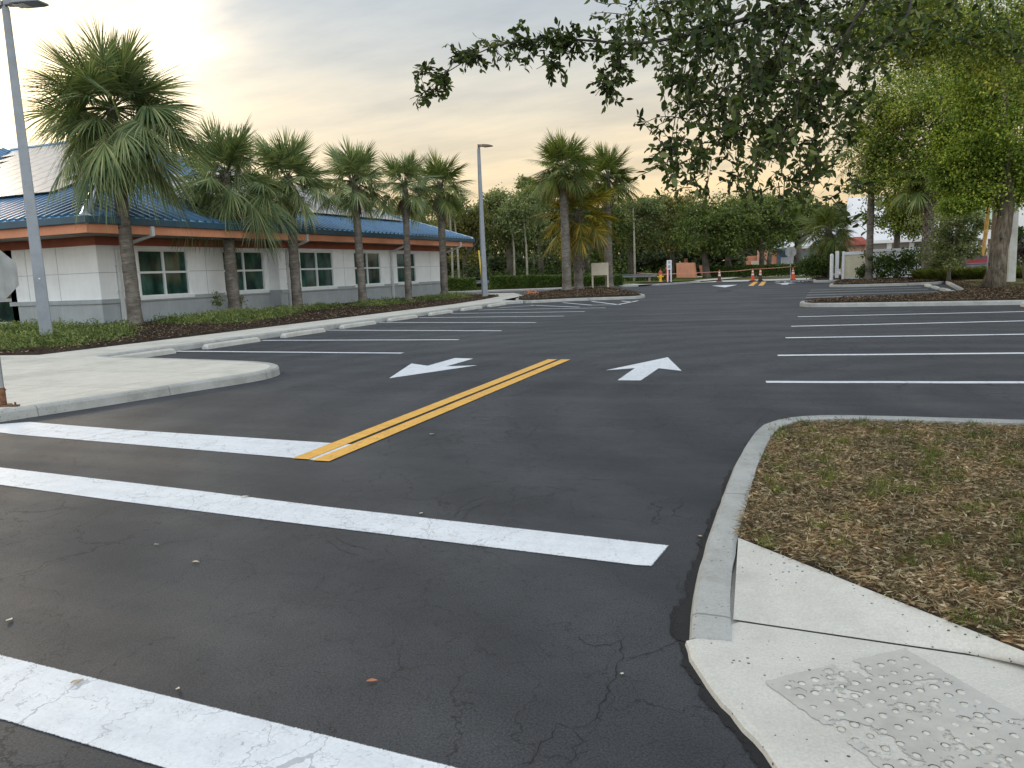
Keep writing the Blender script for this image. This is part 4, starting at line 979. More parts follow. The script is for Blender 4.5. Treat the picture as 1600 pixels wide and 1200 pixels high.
for i in range(15): mb.box((xG1 + .2 + .30 * (i + .5), 55.9 + .012 * i, 1.0), (.285, .03, 1.75))
mb.box2((xG1 + .1, 55.93, .3), (xG1 + 4.6, 56.0, 1.7)); mb.box2((xG1 + .1, 55.82, 1.86), (xG1 + 4.75, 56.42, 2.02)); epart(mb, 'side_fence', 'vinyl_white')
mb = MB(); x = P(1299, 440, 54.5)[0]; mb.lathe([(.11, 0), (.11, 1.72), (.09, 1.80), (.03, 1.84)], (x, 54.6, .0), 14); o = mb.build('bollard', MATS['vinyl_white']); tag(o, 'white round bollard at the corner of the cream gate', 'bollard')
# timber kerb blocks already: long parking kerb is part of the setting

# utility pole, steel sign post, white square column near the big oak
x = P(1549, 440, 39.5)[0]; up = empty('utility_pole', (x, 39.5, .15), 0, 'weathered timber utility pole with its sunlit side in yellow, left of the thick oak trunk', 'pole')
mb = MB(); mb.tube([(0, 0, 0), (.05, 0, 5), (.1, 0, 9)], [.14, .125, .11], 12); mb.build('pole_shaft', MATS['timber'], up)
mb = MB(); mb.tube([(-.40, -.12, 1.25), (-.33, -.1, 2.2), (-.24, -.1, 3.9)], [.05, .085, .085], 10); mb.build('sunlit_side', MATS['sunlit_yellow'], up)  # added yellow tube: sunlight on the pole's left side put into its colour
x = P(1541.5, 450, 37)[0]; mb = MB(); mb.box((x, 37, .75), (.05, .04, 1.35)); o = mb.build('steel_post', MATS['galv']); tag(o, 'thin grey steel post in the grass just left of the oak trunk', 'post')
x = P(1578, 440, 41)[0]; mb = MB(); mb.box((x, 41, 2.6), (.34, .34, 5.2), .2, 0, .82); o = mb.build('concrete_column', MATS['wheelstop_concrete'], bevel=.02); tag(o, 'pale square concrete column just right of the thick oak trunk', 'column')

# red car, side on, mostly behind the grasses
cx = P(1507, 415, 64)[0]; car = empty('parked_car', (cx, 64, .12), 0, 'dark red car parked behind the tall grasses at the right', 'car')
pr = [(-2.2, .25), (-2.25, .62), (-2.1, .82), (-1.25, .95), (-.75, 1.32), (-.2, 1.45), (.6, 1.44), (1.25, 1.22), (1.75, .98), (2.2, .92), (2.3, .6), (2.25, .25)]
mb = MB(); n = len(pr); vs = [(x, -.85, zz) for x, zz in pr] + [(x, .85, zz) for x, zz in pr]
mb.add(vs, [tuple(range(n)), tuple(range(n, 2 * n))[::-1]] + [((i + 1) % n, i, n + i, n + (i + 1) % n) for i in range(n)]); mb.build('body', MATS['car_red'], car, bevel=.05)
mb = MB(); wp = [(-1.05, .98), (-.66, 1.27), (-.15, 1.37), (.55, 1.36), (1.15, 1.17), (1.35, 1.0)]
mb.add([(x, -.856, zz) for x, zz in wp], [tuple(range(6))]); mb.build('side_window', MATS['dark_glass'], car)
for x in (-1.4, 1.42):
    mb = MB(); vs = []; 
    mb.tube([(x, -.88, .33), (x, -.66, .33)], .33, 20); wh = mb.build('wheel', MATS['rubber'], car); mb = MB(); mb.tube([(x, -.89, .33), (x, -.87, .33)], .2, 14); mb.build('rim', MATS['galv'], wh)

# ---------------------------------------------------------------- far buildings
def bpart(par, name, a, c, mt, gp=None): mb = MB(); mb.box2(a, c); o = mb.build(name, MATS[mt], None); o.parent = gp or par; return o
def bx(px, Y): return P(px, 420, Y)[0]
def bz(py, px, Y): return P(px, py, Y)[2]
Y = 108
b1 = empty('garage_building', (0, 0, 0), 0, 'orange garage block with blue-framed roller doors behind the far sign', 'building')
xa, xb = bx(1204, Y), bx(1288, Y); zt = bz(386, 1240, Y)
bpart(b1, 'wall', (xa, Y, -1), (xb, Y + 8, zt), 'stucco_orange')
mb = MB(); zr = bz(371, 1240, Y); mb.add([(xa - .5, Y - .4, zt + .05), (xb + 6, Y - .4, zt + .05), (xb + 6, Y + 6, zr + 1.2), (xa + 1.5, Y + 6, zr + 1.2), (xa - .5, Y - .4, zt - .25), (xb + 6, Y - .4, zt - .25)], [(0, 1, 2, 3), (4, 5, 1, 0)]); o = mb.build('roof', MATS['roof_white']); o.parent = b1
for pa, pb in ((1214, 1241), (1249, 1274)):
    xa_, xb_ = bx(pa, Y), bx(pb, Y); zd = bz(391.5, pa, Y)
    d = bpart(b1, 'door_surround', (xa_, Y - .25, -1), (xb_, Y - .02, zd), 'door_blue'); w_ = xb_ - xa_
    mb = MB()
    for i in range(12): mb.box(((xa_ + xb_) / 2 + .2, Y - .32, -.8 + (zd - .9 + .8) * (i + .5) / 12), (w_ * .74, .08, (zd - .1) / 12 * .93))
    o = mb.build('roller_door', MATS['shutter_grey']); o.parent = d
mb = MB(); mb.box(((bx(1216, Y) + bx(1240, Y)) / 2, Y - .9, bz(390, 1228, Y)), (bx(1241, Y) - bx(1214, Y), 1.3, .35)); o = mb.build('awning', MATS['door_blue']); o.parent = b1
Y = 112
b2 = empty('annex_building', (0, 0, 0), 0, 'low salmon annex seen under the dark oak crowns, left of the garage', 'building')
bpart(b2, 'wall', (bx(1158, Y), Y, -1), (bx(1183, Y), Y + 6, bz(400, 1170, Y)), 'stucco_orange'); bpart(b2, 'wall', (bx(1183, Y) + .01, Y - .5, -1), (bx(1203, Y), Y + 6, bz(391, 1190, Y)), 'stucco_peach')
bpart(b2, 'window_band', (bx(1174, Y), Y - .62, 0), (bx(1198, Y), Y - .52, bz(407, 1190, Y)), 'cream')
Y = 98
b3 = empty('hall_building', (0, 0, 0), 0, 'large off-white hall with taupe lower walls seen through the trees behind the kiosk', 'building')
xa, xb = bx(1325, Y), bx(1478, Y); z1_, z2_ = bz(380, 1380, Y), bz(318, 1380, Y)
bpart(b3, 'lower_wall', (xa + 1.2, Y + .6, -1), (xb, Y + 10, z1_), 'wall_taupe')
mb = MB(); mb.box2((xa, Y - .3, z1_ + .01), (xb, Y + 10, z1_ + .35)); mb.add([(xa, Y - .3, z1_ + .35), (xb, Y - .3, z1_ + .35), (xb, Y + 9, z2_ + 1.5), (xa, Y + 9, z2_ + 1.5)], [(0, 1, 2, 3)]); mb.add([(xa, Y - .3, z1_ + .35), (xa, Y + 9, z2_ + 1.5), (xa, Y + 10, z1_)], [(0, 1, 2)]); o = mb.build('roof', MATS['roof_white']); o.parent = b3
for q in (1345, 1385, 1420, 1455): bpart(b3, 'pilaster', (bx(q, Y), Y + .45, -1), (bx(q, Y) + .5, Y + .59, z1_), 'roof_white')
Y = 80
b4 = empty('kiosk', (0, 0, 0), 0, 'small kiosk with red tiled roof and peach posts behind the enclosure gate', 'kiosk')
xa, xb = bx(1315, Y), bx(1356, Y); zt = bz(384, 1335, Y)
bpart(b4, 'wall', (xa, Y, -.5), (xb, Y + 3, zt), 'pale_brick')
for q in (1316, 1350): bpart(b4, 'post', (bx(q, Y), Y - .2, -.5), (bx(q, Y) + .25, Y - .02, zt), 'stucco_peach')
mb = MB(); xa -= .3; xb += .3
mb.add([(xa, Y - .7, zt), (xb, Y - .7, zt), (xb - .8, Y + 1.5, zt + .75), (xa + .8, Y + 1.5, zt + .75), (xb, Y + 3.6, zt), (xa, Y + 3.6, zt)], [(0, 1, 2, 3), (1, 4, 2), (5, 0, 3), (4, 5, 3, 2)])
k = 22
for i in range(k): x = xa + (xb - xa) * (i + .5) / k; mb.tube([(x, Y - .72, zt + .03), (xa + .8 + (xb - xa - 1.6) * (i + .5) / k, Y + 1.5, zt + .80)], .06, 5)
o = mb.build('roof', MATS['tile_red']); o.parent = b4
Y = 92
b5 = empty('green_roof_building', (0, 0, 0), 0, 'white building with pale green roof left of the thick oak trunk', 'building')
xa, xb = bx(1470, Y), bx(1572, Y); zt = bz(352, 1530, Y); zm = bz(374, 1530, Y); zr = bz(333, 1530, Y)
bpart(b5, 'wall', (xa, Y, zm), (xb, Y + 6, zt), 'roof_white'); bpart(b5, 'inner_wall', (xa, Y + 2, -1), (xb, Y + 5, zm - .01), 'wall_taupe')
mb = MB(); mb.add([(xa - .3, Y - .4, zt + .02), (xb + .3, Y - .4, zt + .02), (xb + .3, Y + 4, zr + .6), (xa - .3, Y + 4, zr + .6)], [(0, 1, 2, 3)]); o = mb.build('roof', MATS['roof_green']); o.parent = b5
bpart(b5, 'dark_opening', (bx(1506, Y), Y + 1.9, 0), (bx(1532, Y), Y + 1.99, bz(386, 1520, Y)), 'dark_glass')
for q in (1505, 1516, 1523.5, 1539): bpart(b5, 'post', (bx(q, Y), Y + .1, -1), (bx(q, Y) + .14, Y + .25, zm - .01), 'vinyl_white')
bpart(b5, 'brick_pier', (bx(1531, Y), Y - .2, -1), (bx(1541, Y), Y + .09, bz(384, 1535, Y)), 'pale_brick')
Y = 84
b6 = empty('brick_building', (0, 0, 0), 0, 'low brick and cream wall behind the shrubs at the right edge', 'building')
bpart(b6, 'wall', (bx(1580, Y), Y, -1), (bx(1680, Y), Y + 4, bz(396, 1590, Y)), 'cream'); bpart(b6, 'brick_band', (bx(1579, Y), Y - .1, bz(404, 1590, Y)), (bx(1680, Y), Y - .01, bz(395, 1590, Y)), 'pale_brick'); bpart(b6, 'upper_wall', (bx(1582, Y + 12), Y + 12, -1), (bx(1700, Y + 12), Y + 20, bz(318, 1590, Y + 12)), 'roof_white')

# ================================================================ VEGETATION
def fastq(name, V, Q, mats, parent=None, mi=None):
    V = np.asarray(V, dtype=np.float32).reshape(-1, 3); Q = np.asarray(Q, dtype=np.int32).reshape(-1, 4); n = len(Q)
    me = bpy.data.meshes.new(name); me.vertices.add(len(V)); me.vertices.foreach_set('co', V.ravel())
    me.loops.add(n * 4); me.loops.foreach_set('vertex_index', Q.ravel())
    me.polygons.add(n); me.polygons.foreach_set('loop_start', np.arange(0, n * 4, 4, dtype=np.int32)); me.polygons.foreach_set('loop_total', np.full(n, 4, dtype=np.int32))
    for mt in (mats if isinstance(mats, (list, tuple)) else [mats]): me.materials.append(mt)
    if mi is not None: me.polygons.foreach_set('material_index', np.asarray(mi, dtype=np.int32))
    me.update(calc_edges=True)
    o = bpy.data.objects.new(name, me); COL.objects.link(o)
    if parent: o.parent = parent
    return o
UPZ = np.array([0, 0, 1.0])
def frond(V, Q, r, az, el, Lp, Lf, droop, wid, nl, spread=2.0, pet=None, thread=1.0):
    """one costapalmate sabal frond; appends leaflet strips to V, Q and its petiole to pet"""
    d0 = np.array([math.cos(az) * math.cos(el), math.sin(az) * math.cos(el), math.sin(el)])
    s = np.array([-math.sin(az), math.cos(az), 0.0]); sag = Lp * (.03 + .10 * math.cos(el) + .10 * droop)
    ts = np.linspace(0, 1, 5); pts = [d0 * Lp * t - UPZ * sag * t * t for t in ts]
    if pet is not None: pet.tube([tuple(p) for p in pts], [.030, .022, .018, .016, .013], 4, cap=False)
    h = pts[-1]; d = unit(pts[-1] - pts[-2]); tw = r.normal() * .55; n = unit(np.cross(d, s)); n = n if n[2] > 0 else -n
    s2 = unit(s * math.cos(tw) + n * math.sin(tw)); n = unit(np.cross(s2, d)); n = n if n[2] > 0 or abs(n[2]) < .1 else -n
    th = np.linspace(-spread, spread, nl) + r.normal(size=nl) * .03; at = np.abs(th) / spread
    cl = Lf * .38 * (1 - at) ** 1.3
    org = h + np.outer(cl, d) - np.outer(cl ** 2 * (.12 + .5 * droop) / Lf, UPZ)
    dirs = np.outer(np.cos(th * .93), d) + np.outer(np.sin(th * .93), s2) - np.outer(.28 * np.abs(np.sin(th)), n) - np.outer(.16 * (1 - at) * (.1 + droop), UPZ)
    dirs = unit(dirs + r.normal(size=dirs.shape) * .035)
    L = Lf * (.78 - .28 * at + .06 * r.normal(size=nl)) * 1.0
    side = unit(np.cross(dirs, n)); t5 = [0, .3, .58, .82, 1.0]; wv = [.35, 1.0, .8, .42 * thread, .10]
    dr = droop * (.75 + .5 * r.random(nl))
    base = len(V) // 1
    k = len(V)
    rows = []
    for t, wd in zip(t5, wv):
        c = org + dirs * (L * t * (1 - .12 * dr * t * t))[:, None] - UPZ * (dr * L * (max(0, t - .30)) ** 2 * 1.3)[:, None]
        hw = (wid * wd * .5) * (1.0)
        rows.append(np.stack([c - side * hw - n * hw * .25, c + side * hw + n * hw * .25], 1))
    A = np.stack(rows, 1)  # nl,5,2,3
    V.append(A.reshape(-1, 3)); i0 = np.arange(nl)[:, None] * 10 + np.arange(4)[None, :] * 2
    q = np.stack([i0, i0 + 1, i0 + 3, i0 + 2], -1).reshape(-1, 4); Q.append(q)
def pack(V, Q):
    off = 0; qs = []
    for v, q in zip(V, Q): qs.append(q + off); off += len(v)
    return np.concatenate(V), np.concatenate(qs)
def sabal(name, x, y, z0, ht, rt, Lp, Lf, nf, seed, lab, group=None, droop=.5, dead=8, mat='palm_green', matd='palm_dead', boots=0.0, el_min=-.75, el_max=1.35, lean=0.0, nl=36, wid=.062, skirt=1.0, bark='palm_trunk', long_low=1.25):
    r = np.random.default_rng(seed); root = empty(name, (x, y, z0), 0, lab, 'palm', group)
    mb = MB(); k = max(8, int(ht / .22)); pts = []; rad = []
    for i in range(k + 1):
        t = i / k; pts.append((lean * t * t + .02 * math.sin(t * 5 + seed), .02 * math.sin(t * 4 + 2 * seed), ht * t))
        rad.append(rt * (1.0 + .55 * max(0, 1 - t * ht / .35) ** 2 - .18 * t + .03 * r.normal() * (1 if i else 0) + (.012 if i % 2 else 0)) * (1.0 if t < .93 else .9))
    mb.tube(pts, rad, 14); top = np.array(pts[-1]); tr = mb.build('trunk', MATS[bark], root, smooth=True)
    if boots > 0:
        bm_ = MB(); nb_ = int(boots * 17)
        for i in range(nb_):
            zz = ht - boots + boots * (i / nb_); a = i * 2.4; rr = rt * .86; ca, sa = math.cos(a), math.sin(a); up_ = .30 + .08 * r.random(); out_ = .11 + .05 * r.random()
            for sg in (-1, 1):
                p0 = np.array([rr * math.cos(a + sg * .55), rr * math.sin(a + sg * .55), zz]); p1 = np.array([(rr + out_) * ca, (rr + out_) * sa, zz + up_])
                bm_.tube([p0, (p0 + p1) / 2 + np.array([ca * .03, sa * .03, 0]), p1], [.035, .032, .02], 5)
        bm_.build('boots', MATS['boot_bark'], root)
    V, Q, pet = [], [], MB()
    ga = 2.399963
    for i in range(nf):
        u = (i + .5) / nf; el = el_max + (el_min - el_max) * u ** .95 + r.normal() * .13; az = i * ga + r.normal() * .15
        lowf = max(0, (u - .35) / .65)
        v, q = [], []
        frond(v, q, r, az, el, Lp * (.68 + .32 * min(1, u * 2.2)) * (1 + (long_low - 1) * lowf) * (.34 + .76 * r.random() ** .7), Lf * (.92 + .10 * min(1, u * 3)) * (.92 + .16 * r.random()), droop * (.15 + .95 * u ** 2.2), wid, nl, 1.75 + .35 * r.random(), pet)
        V.append(v[0] + top * np.array([1, 1, 1]) + np.array([0, 0, -.25 * u])); Q.append(q[0])
    vv, qq = pack(V, Q); fastq('crown', vv, qq, MATS[mat], root)
    for j in range(len(pet.v)): pet.v[j] = (pet.v[j][0] + top[0], pet.v[j][1] + top[1], pet.v[j][2] + top[2] - .12)
    if dead:
        V, Q = [], []
        for i in range(dead):
            v, q = [], []; az = i * ga * 1.3 + r.normal() * .3; frond(v, q, r, az, -.85 - .5 * r.random(), Lp * .55 * skirt, Lf * .62 * skirt, .8, wid * .8, int(nl * .6), 1.1, pet)
            V.append(v[0] + top + np.array([0, 0, -.3])); Q.append(q[0])
            if True:
                k0 = len(pet.v)
        vv, qq = pack(V, Q); fastq('dead_fronds', vv, qq, MATS[matd], root)
        for j in range(len(pet.v)):
            if pet.v[j][2] < 1.0 and abs(pet.v[j][2]) < 3 and ht > 1.6 and pet.v[j][2] < top[2] - 3.2 + 0: pet.v[j] = (pet.v[j][0] + top[0], pet.v[j][1] + top[1], pet.v[j][2] + top[2] - .25)
    pet.build('petioles', MATS['shrub_green'], root)
    return root
GR = 'palms planted in a row along the building'
def base(px, py, z_=.15): return G(px, py, 0.0)
x, y = base(212, 515); sabal('sabal_palm', x, y, .10, 7.3, .23, 1.4, 1.8, 92, 1, 'tallest palm with a huge shaggy drooping crown, right of the two-headed lamp post', GR, .62, 14, 'palm_row', el_min=-1.0, nl=54, wid=.046, skirt=1.1, long_low=1.12)
x, y = base(368, 497); sabal('sabal_palm', x, y, .10, 5.75, .25, 1.3, 1.6, 58, 2, 'second palm of the row, wide crown drooping over the fascia', GR, .55, 6, 'palm_row', el_min=-.95, nl=48, wid=.046, long_low=1.25, boots=.9, lean=.14)
x, y = base(466, 489); sabal('sabal_palm', x, y, .10, 5.9, .24, 1.05, 1.4, 48, 3, 'third palm of the row, plain trunk in front of the wall jog', GR, .5, 5, 'palm_row', el_min=-.7, nl=44, wid=.046)
x, y = base(568, 482); sabal('sabal_palm', x, y, .10, 5.95, .20, 1.0, 1.3, 46, 4, 'fourth palm of the row, dark booted neck under an upright crown', GR, .4, 7, 'palm_row', boots=1.2, el_min=-.6, lean=-.12, nl=42, wid=.046)
x, y = base(640, 475); sabal('sabal_palm', x, y, .10, 6.1, .185, .95, 1.2, 42, 5, 'fifth palm of the row, slimmest trunk, beside the narrow last window', GR, .4, 6, 'palm_row', el_min=-.6, lean=.12, nl=40, wid=.048)
x, y = base(695, 468); sabal('sabal_palm', x, y, .10, 6.5, .22, 1.05, 1.35, 42, 6, 'last palm of the row with a rough booted neck at the building corner', GR, .42, 5, 'palm_green', boots=2.1, el_min=-.65, matd='palm_dead', nl=42, wid=.048)
GI = 'palms on the island beside the blank cream board'
sabal('sabal_palm', -14.25, 45.3, .15, 7.55, .29, 1.05, 1.45, 56, 7, 'tall smooth-trunked palm left on the island beside the cream board', GI, .42, 9, 'palm_green', 'palm_dead_gold', el_min=-.8, nl=42, wid=.052)
sabal('sabal_palm', -12.95, 50.6, .15, 7.4, .28, 1.05, 1.45, 50, 8, 'palm standing right of the blank cream board on the island', GI, .4, 12, 'palm_green', 'palm_dead', el_min=-.65, nl=42, wid=.052)
sabal('sabal_palm', -14.15, 47.6, .15, 4.9, .30, 1.4, 1.5, 52, 9, 'shorter booted palm with golden hanging fronds behind the tall island palm', GI, .5, 8, 'palm_gold', 'palm_dead_gold', boots=4.0, el_min=-.9, nl=42, wid=.052)
x = P(1293, 430, 60)[0]; sabal('sabal_palm', x, 60, .2, 3.5, .22, 1.1, 1.5, 54, 10, 'squat full-crowned palm just behind the white bollard', None, .5, 12, 'palm_green', 'palm_dead', el_min=-.85, nl=40, boots=1.5, wid=.052)
x = P(1448, 430, 50)[0]; sabal('sabal_palm', x, 50, .15, 5.8, .25, 1.1, 1.35, 30, 11, 'palm with pale criss-cross boots among the shrubs, mostly hidden by oak leaves', None, .5, 6, 'palm_green', 'palm_dead', el_min=-.6, boots=5.2)
# plain grey trunk by the enclosure (its crown is lost in the leaves above)
x = P(1357, 437, 52.5)[0]; sabal('sabal_palm', x, 52.5, .15, 8.2, .215, 1.2, 1.4, 26, 12, 'tall smooth grey palm trunk standing in front of the cream gate', None, .5, 5, 'palm_green', 'palm_dead', el_min=-.7)

# ---- broadleaf trees
def crown_cloud(r, c, rad, ncl, nlf, size, clump, hollow=.45, wratio=.45, droop=.1, hexa=False, floor=None):
    c = np.array(c); rad = np.array(rad)
    d = unit(r.normal(size=(ncl, 3))); rr = r.uniform(hollow, 1.0, ncl) ** .7
    bump_ = 1 + .16 * np.sin(d[:, 0] * 5 + r.uniform(0, 6)) * np.cos(d[:, 1] * 4 + r.uniform(0, 6)) + .12 * np.sin(d[:, 2] * 7 + d[:, 0] * 3)
    cc = c + d * rad * (rr * bump_)[:, None]
    if floor is not None: cc = cc[cc[:, 2] > floor]
    idx = r.integers(0, len(cc), nlf); cs = clump * r.uniform(.5, 1.3, len(cc))
    g_ = r.normal(size=(nlf, 3)); g_ *= np.array([1, 1, .62]); L = cc[idx] + g_ * cs[idx][:, None] * .62
    return cc, leaf_verts(L, size, size * wratio * 1.3, r, droop, 0, None, hexa)
def limbs(mb, r, foot, ht, rt, targets, nn=8, lean=(0, 0)):
    foot = np.array(foot, float); top = foot + np.array([lean[0], lean[1], ht])
    k = 5; pts = [foot + (top - foot) * (i / k) + np.array([r.normal() * .04 * ht * .2, r.normal() * .04 * ht * .2, 0]) * (0 < i < k) for i in range(k + 1)]
    mb.tube(pts, [rt * 1.28] + [rt * (1 - .3 * i / k) for i in range(1, k + 1)], 12)
    for t in targets[:nn]:
        s_ = top - np.array([0, 0, ht * .12 * r.random()]); mid = s_ * .5 + t * .5 + np.array([0, 0, -.10 * np.linalg.norm(t - s_)]) + r.normal(size=3) * .2
        q = [s_ * (1 - u) ** 2 + 2 * mid * u * (1 - u) + t * u * u for u in np.linspace(0, 1, 6)]
        mb.tube(q, [rt * .55 * (1 - .8 * u) for u in np.linspace(0, 1, 6)], 7, cap=False)
        for _ in range(2):
            u = r.uniform(.4, .8); b0 = s_ * (1 - u) ** 2 + 2 * mid * u * (1 - u) + t * u * u; b1 = b0 + r.normal(size=3) * np.linalg.norm(t - s_) * .22 + np.array([0, 0, .3])
            mb.tube([b0, (b0 + b1) / 2 + r.normal(size=3) * .1, b1], [rt * .22, rt * .14, rt * .05], 5, cap=False)
def tree(name, foot, ht, rt, blobs, mat, lab, seed, size=.25, bark='far_bark', group=None, nlimb=8, cat='tree', lean=(0, 0), droop=.1, hexa=False):
    """blobs: list of (centre, radii, clumps, leaves, clump size, hollow)"""
    r = np.random.default_rng(seed); root = empty(name, tuple(foot), 0, lab, cat, group); f = np.array(foot, float)
    LV = []; T = []
    for (c, rad, ncl, nlf, cs, hol) in blobs:
        cc, lv = crown_cloud(r, c, rad, ncl, nlf, size, cs, hol, droop=droop, hexa=hexa); LV.append(lv - f); T += list(cc[:6] - f)
    fast('crown', np.concatenate(LV), 6 if hexa else 4, MATS[mat], root)
    mb = MB(); random.Random(seed).shuffle(T); limbs(mb, r, (0, 0, 0), ht, rt, T, nlimb, lean); mb.build('trunk', MATS[bark], root, smooth=True)
    return root
def ptree(name, pxb, Y, cpx, rpx, mat, lab, seed, ht=None, rt=.2, dens=1.0, size=.26, z0=.1, extra=(), depth=1.0, **kw):
    """tree whose crown centre / radii are measured in the photo at distance Y"""
    fx = P(pxb, 420, Y)[0]; c = P(cpx[0], cpx[1], Y); s_ = Y / 1202.0 * 1.0 * (1.09); s_ = s_ * math.sqrt(1 + (c[0] / Y) ** 2) * .93
    rx, rz = rpx[0] * s_, rpx[1] * s_; ry = (rx + rz) / 2 * depth
    bl = [(c, (rx, ry, rz), int(46 * dens), int(7500 * dens), rx * .27, .30)]
    for (ex, ey, er, ez) in extra:
        c2 = P(ex, ey, Y + random.uniform(-1, 1)); bl.append((c2, (er * s_, er * s_, ez * s_), int(18 * dens), int(2200 * dens), er * s_ * .34, .25))
    return tree(name, (fx, Y, z0), ht or max(1.5, (c[2] - rz * .75)), rt, bl, mat, lab, seed, size, **kw)
GW = 'trees of the wood behind the hedges'
ptree('oak_tree', 797, 74, (805, 345), (62, 48), 'oak_mid', 'broad grey-green oak straight behind the hedge, between the lamp post and the island palms', 20, rt=.42, extra=((775, 312, 26, 16), (830, 300, 22, 18), (760, 350, 30, 30), (850, 380, 26, 26)), group=GW, dens=1.1)
ptree('oak_tree', 846, 82, (845, 300), (38, 24), 'oak_mid', 'tallest pale crown of the wood, just left of the island palms', 21, rt=.3, extra=((868, 285, 18, 12), (820, 285, 14, 9)), group=GW, dens=.6, size=.3)
ptree('oak_tree', 726, 70, (722, 370), (34, 42), 'oak_yellowish', 'yellow-tinged tree beside the building corner, behind the lamp post', 22, rt=.2, extra=((715, 345, 22, 22), (752, 340, 18, 22)), group=GW, dens=.9)
ptree('oak_tree', 690, 85, (680, 345), (45, 32), 'oak_mid', 'leafy tree rising behind the low end of the blue roof', 23, rt=.3, extra=((650, 330, 20, 12),), group=GW, dens=.8, size=.3)
ptree('oak_tree', 605, 92, (606, 345), (42, 26), 'oak_mid', 'tree whose top peeps over the blue roof between the third and fifth palms', 24, rt=.3, group=GW, dens=.6, size=.3)
ptree('oak_tree', 917, 76, (930, 372), (60, 44), 'oak_dark', 'dark thick-trunked oak seen through the gap between the island palms', 25, rt=.6, ht=3.3, extra=((905, 340, 26, 22), (960, 345, 30, 30)), group=GW, dens=1.0)
ptree('oak_tree', 985, 80, (1000, 352), (46, 40), 'oak_mid', 'mid-green tree right of the cream board, behind the guard rail', 26, rt=.3, extra=((1010, 325, 24, 12), (975, 335, 24, 20)), group=GW, dens=.9)
ptree('oak_tree', 1050, 84, (1048, 350), (40, 42), 'oak_yellowish', 'olive-yellow tree above the orange screen wall', 27, rt=.3, extra=((1060, 318, 24, 16), (1035, 325, 18, 14)), group=GW, dens=.9)
ptree('oak_tree', 1105, 78, (1120, 358), (58, 40), 'oak_dark', 'dense dark oak spreading over the two screen walls', 28, rt=.38, ht=2.6, extra=((1090, 335, 30, 25), (1150, 340, 34, 28), (1140, 385, 26, 14)), group=GW, dens=1.25, lean=(-.3, 0))
ptree('oak_tree', 1138, 86, (1165, 340), (60, 36), 'oak_dark', 'wide dark oak with low leaning limbs left of the far cones', 29, rt=.4, ht=2.0, extra=((1190, 370, 30, 24), (1160, 318, 30, 14)), group=GW, dens=1.1)
ptree('oak_tree', 1190, 80, (1205, 352), (46, 32), 'oak_dark', 'oak with a straight dark trunk directly behind the close pair of cones', 30, rt=.28, ht=3.6, extra=((1215, 330, 26, 18),), group=GW, dens=.9)
ptree('oak_tree', 1246, 84, (1238, 345), (40, 34), 'oak_dark', 'oak behind the far octagonal sign, its dark trunk forked', 31, rt=.45, ht=3.4, extra=((1262, 340, 22, 26), (1225, 325, 26, 18)), group=GW, dens=.85)
ptree('oak_tree', 1203, 94, (1210, 325), (44, 26), 'oak_mid', 'hazier tree top behind the dark oaks near the far sign', 32, rt=.3, group=GW, dens=.6, size=.3)
# slim pale pine stems in front of the dark wood
for i, (px, yt, Y, lab) in enumerate([(707, 385, 66, 'slim pale stem nearest the building corner'), (717, 392, 68, 'thin stem just right of the building corner, darker than its neighbour'), (804, 400, 72, 'very thin stem beside the broad grey-green oak trunk'), (824, 392, 72, 'pale leaning stem left of the island palms'), (992, 392, 75, 'bright pale stem right of the cream board'), (834, 400, 78, 'faint thin stem close left of the island palm trunks')]):
    x = P(px, 430, Y)[0]; r0 = empty('pine_tree', (x, Y, .1), 0, lab, 'tree', 'slim stems at the wood edge'); h_ = P(px, yt, Y)[2] + 4
    mb = MB(); mb.tube([(0, 0, 0), (random.uniform(-.1, .1), 0, h_ * .5), (random.uniform(-.4, .1), 0, h_)], [.12, .10, .06], 7); mb.build('trunk', MATS['pale_bark'], r0)
    cc, lv = crown_cloud(rng, (0, 0, h_), (1.3, 1.3, 1.2), 14, 900, .24, .5); fast('crown', lv, 4, MATS['oak_mid'], r0)
# dark undergrowth and far wood masses
def wood_mass(name, pts, Y, dep, n, size, mat, zlo=-.2, seed=3):
    r = np.random.default_rng(seed); px = np.array([p[0] for p in pts]); py = np.array([p[1] for p in pts])
    u = r.uniform(px[0], px[-1], n); yt = np.interp(u, px, py) + 5 * np.sin(u * .21) + 4 * np.sin(u * .083 + 1) + r.normal(size=n) * 2.0
    yy = Y + r.uniform(0, dep, n); xs = np.empty(n); zt = np.empty(n)
    V = np.stack([u - 800, yt - 600, np.full(n, FPX)], 1) @ RW.T; t = yy / V[:, 1]; xs = V[:, 0] * t; zt = 1.5 + V[:, 2] * t
    zz = zlo + (zt - zlo) * r.uniform(0, 1, n) ** .8
    C = np.stack([xs, yy, zz], 1) + r.normal(size=(n, 3)) * .15
    o = fast(name, leaf_verts(C, size, size * .6, r, .1, 0, None, False), 4, MATS[mat]); return tag(o, kind='stuff')
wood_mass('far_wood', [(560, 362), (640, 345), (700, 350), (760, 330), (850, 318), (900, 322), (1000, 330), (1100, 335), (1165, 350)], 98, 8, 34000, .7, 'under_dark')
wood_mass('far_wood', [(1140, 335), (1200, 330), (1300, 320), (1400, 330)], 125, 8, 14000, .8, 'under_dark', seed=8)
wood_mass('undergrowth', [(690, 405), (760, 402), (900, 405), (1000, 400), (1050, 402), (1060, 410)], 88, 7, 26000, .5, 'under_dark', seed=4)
wood_mass('undergrowth', [(690, 430), (780, 426), (815, 418), (860, 416), (900, 418), (940, 424), (1000, 426), (1050, 428)], 73, 3, 9000, .22, 'shrub_green', seed=5)
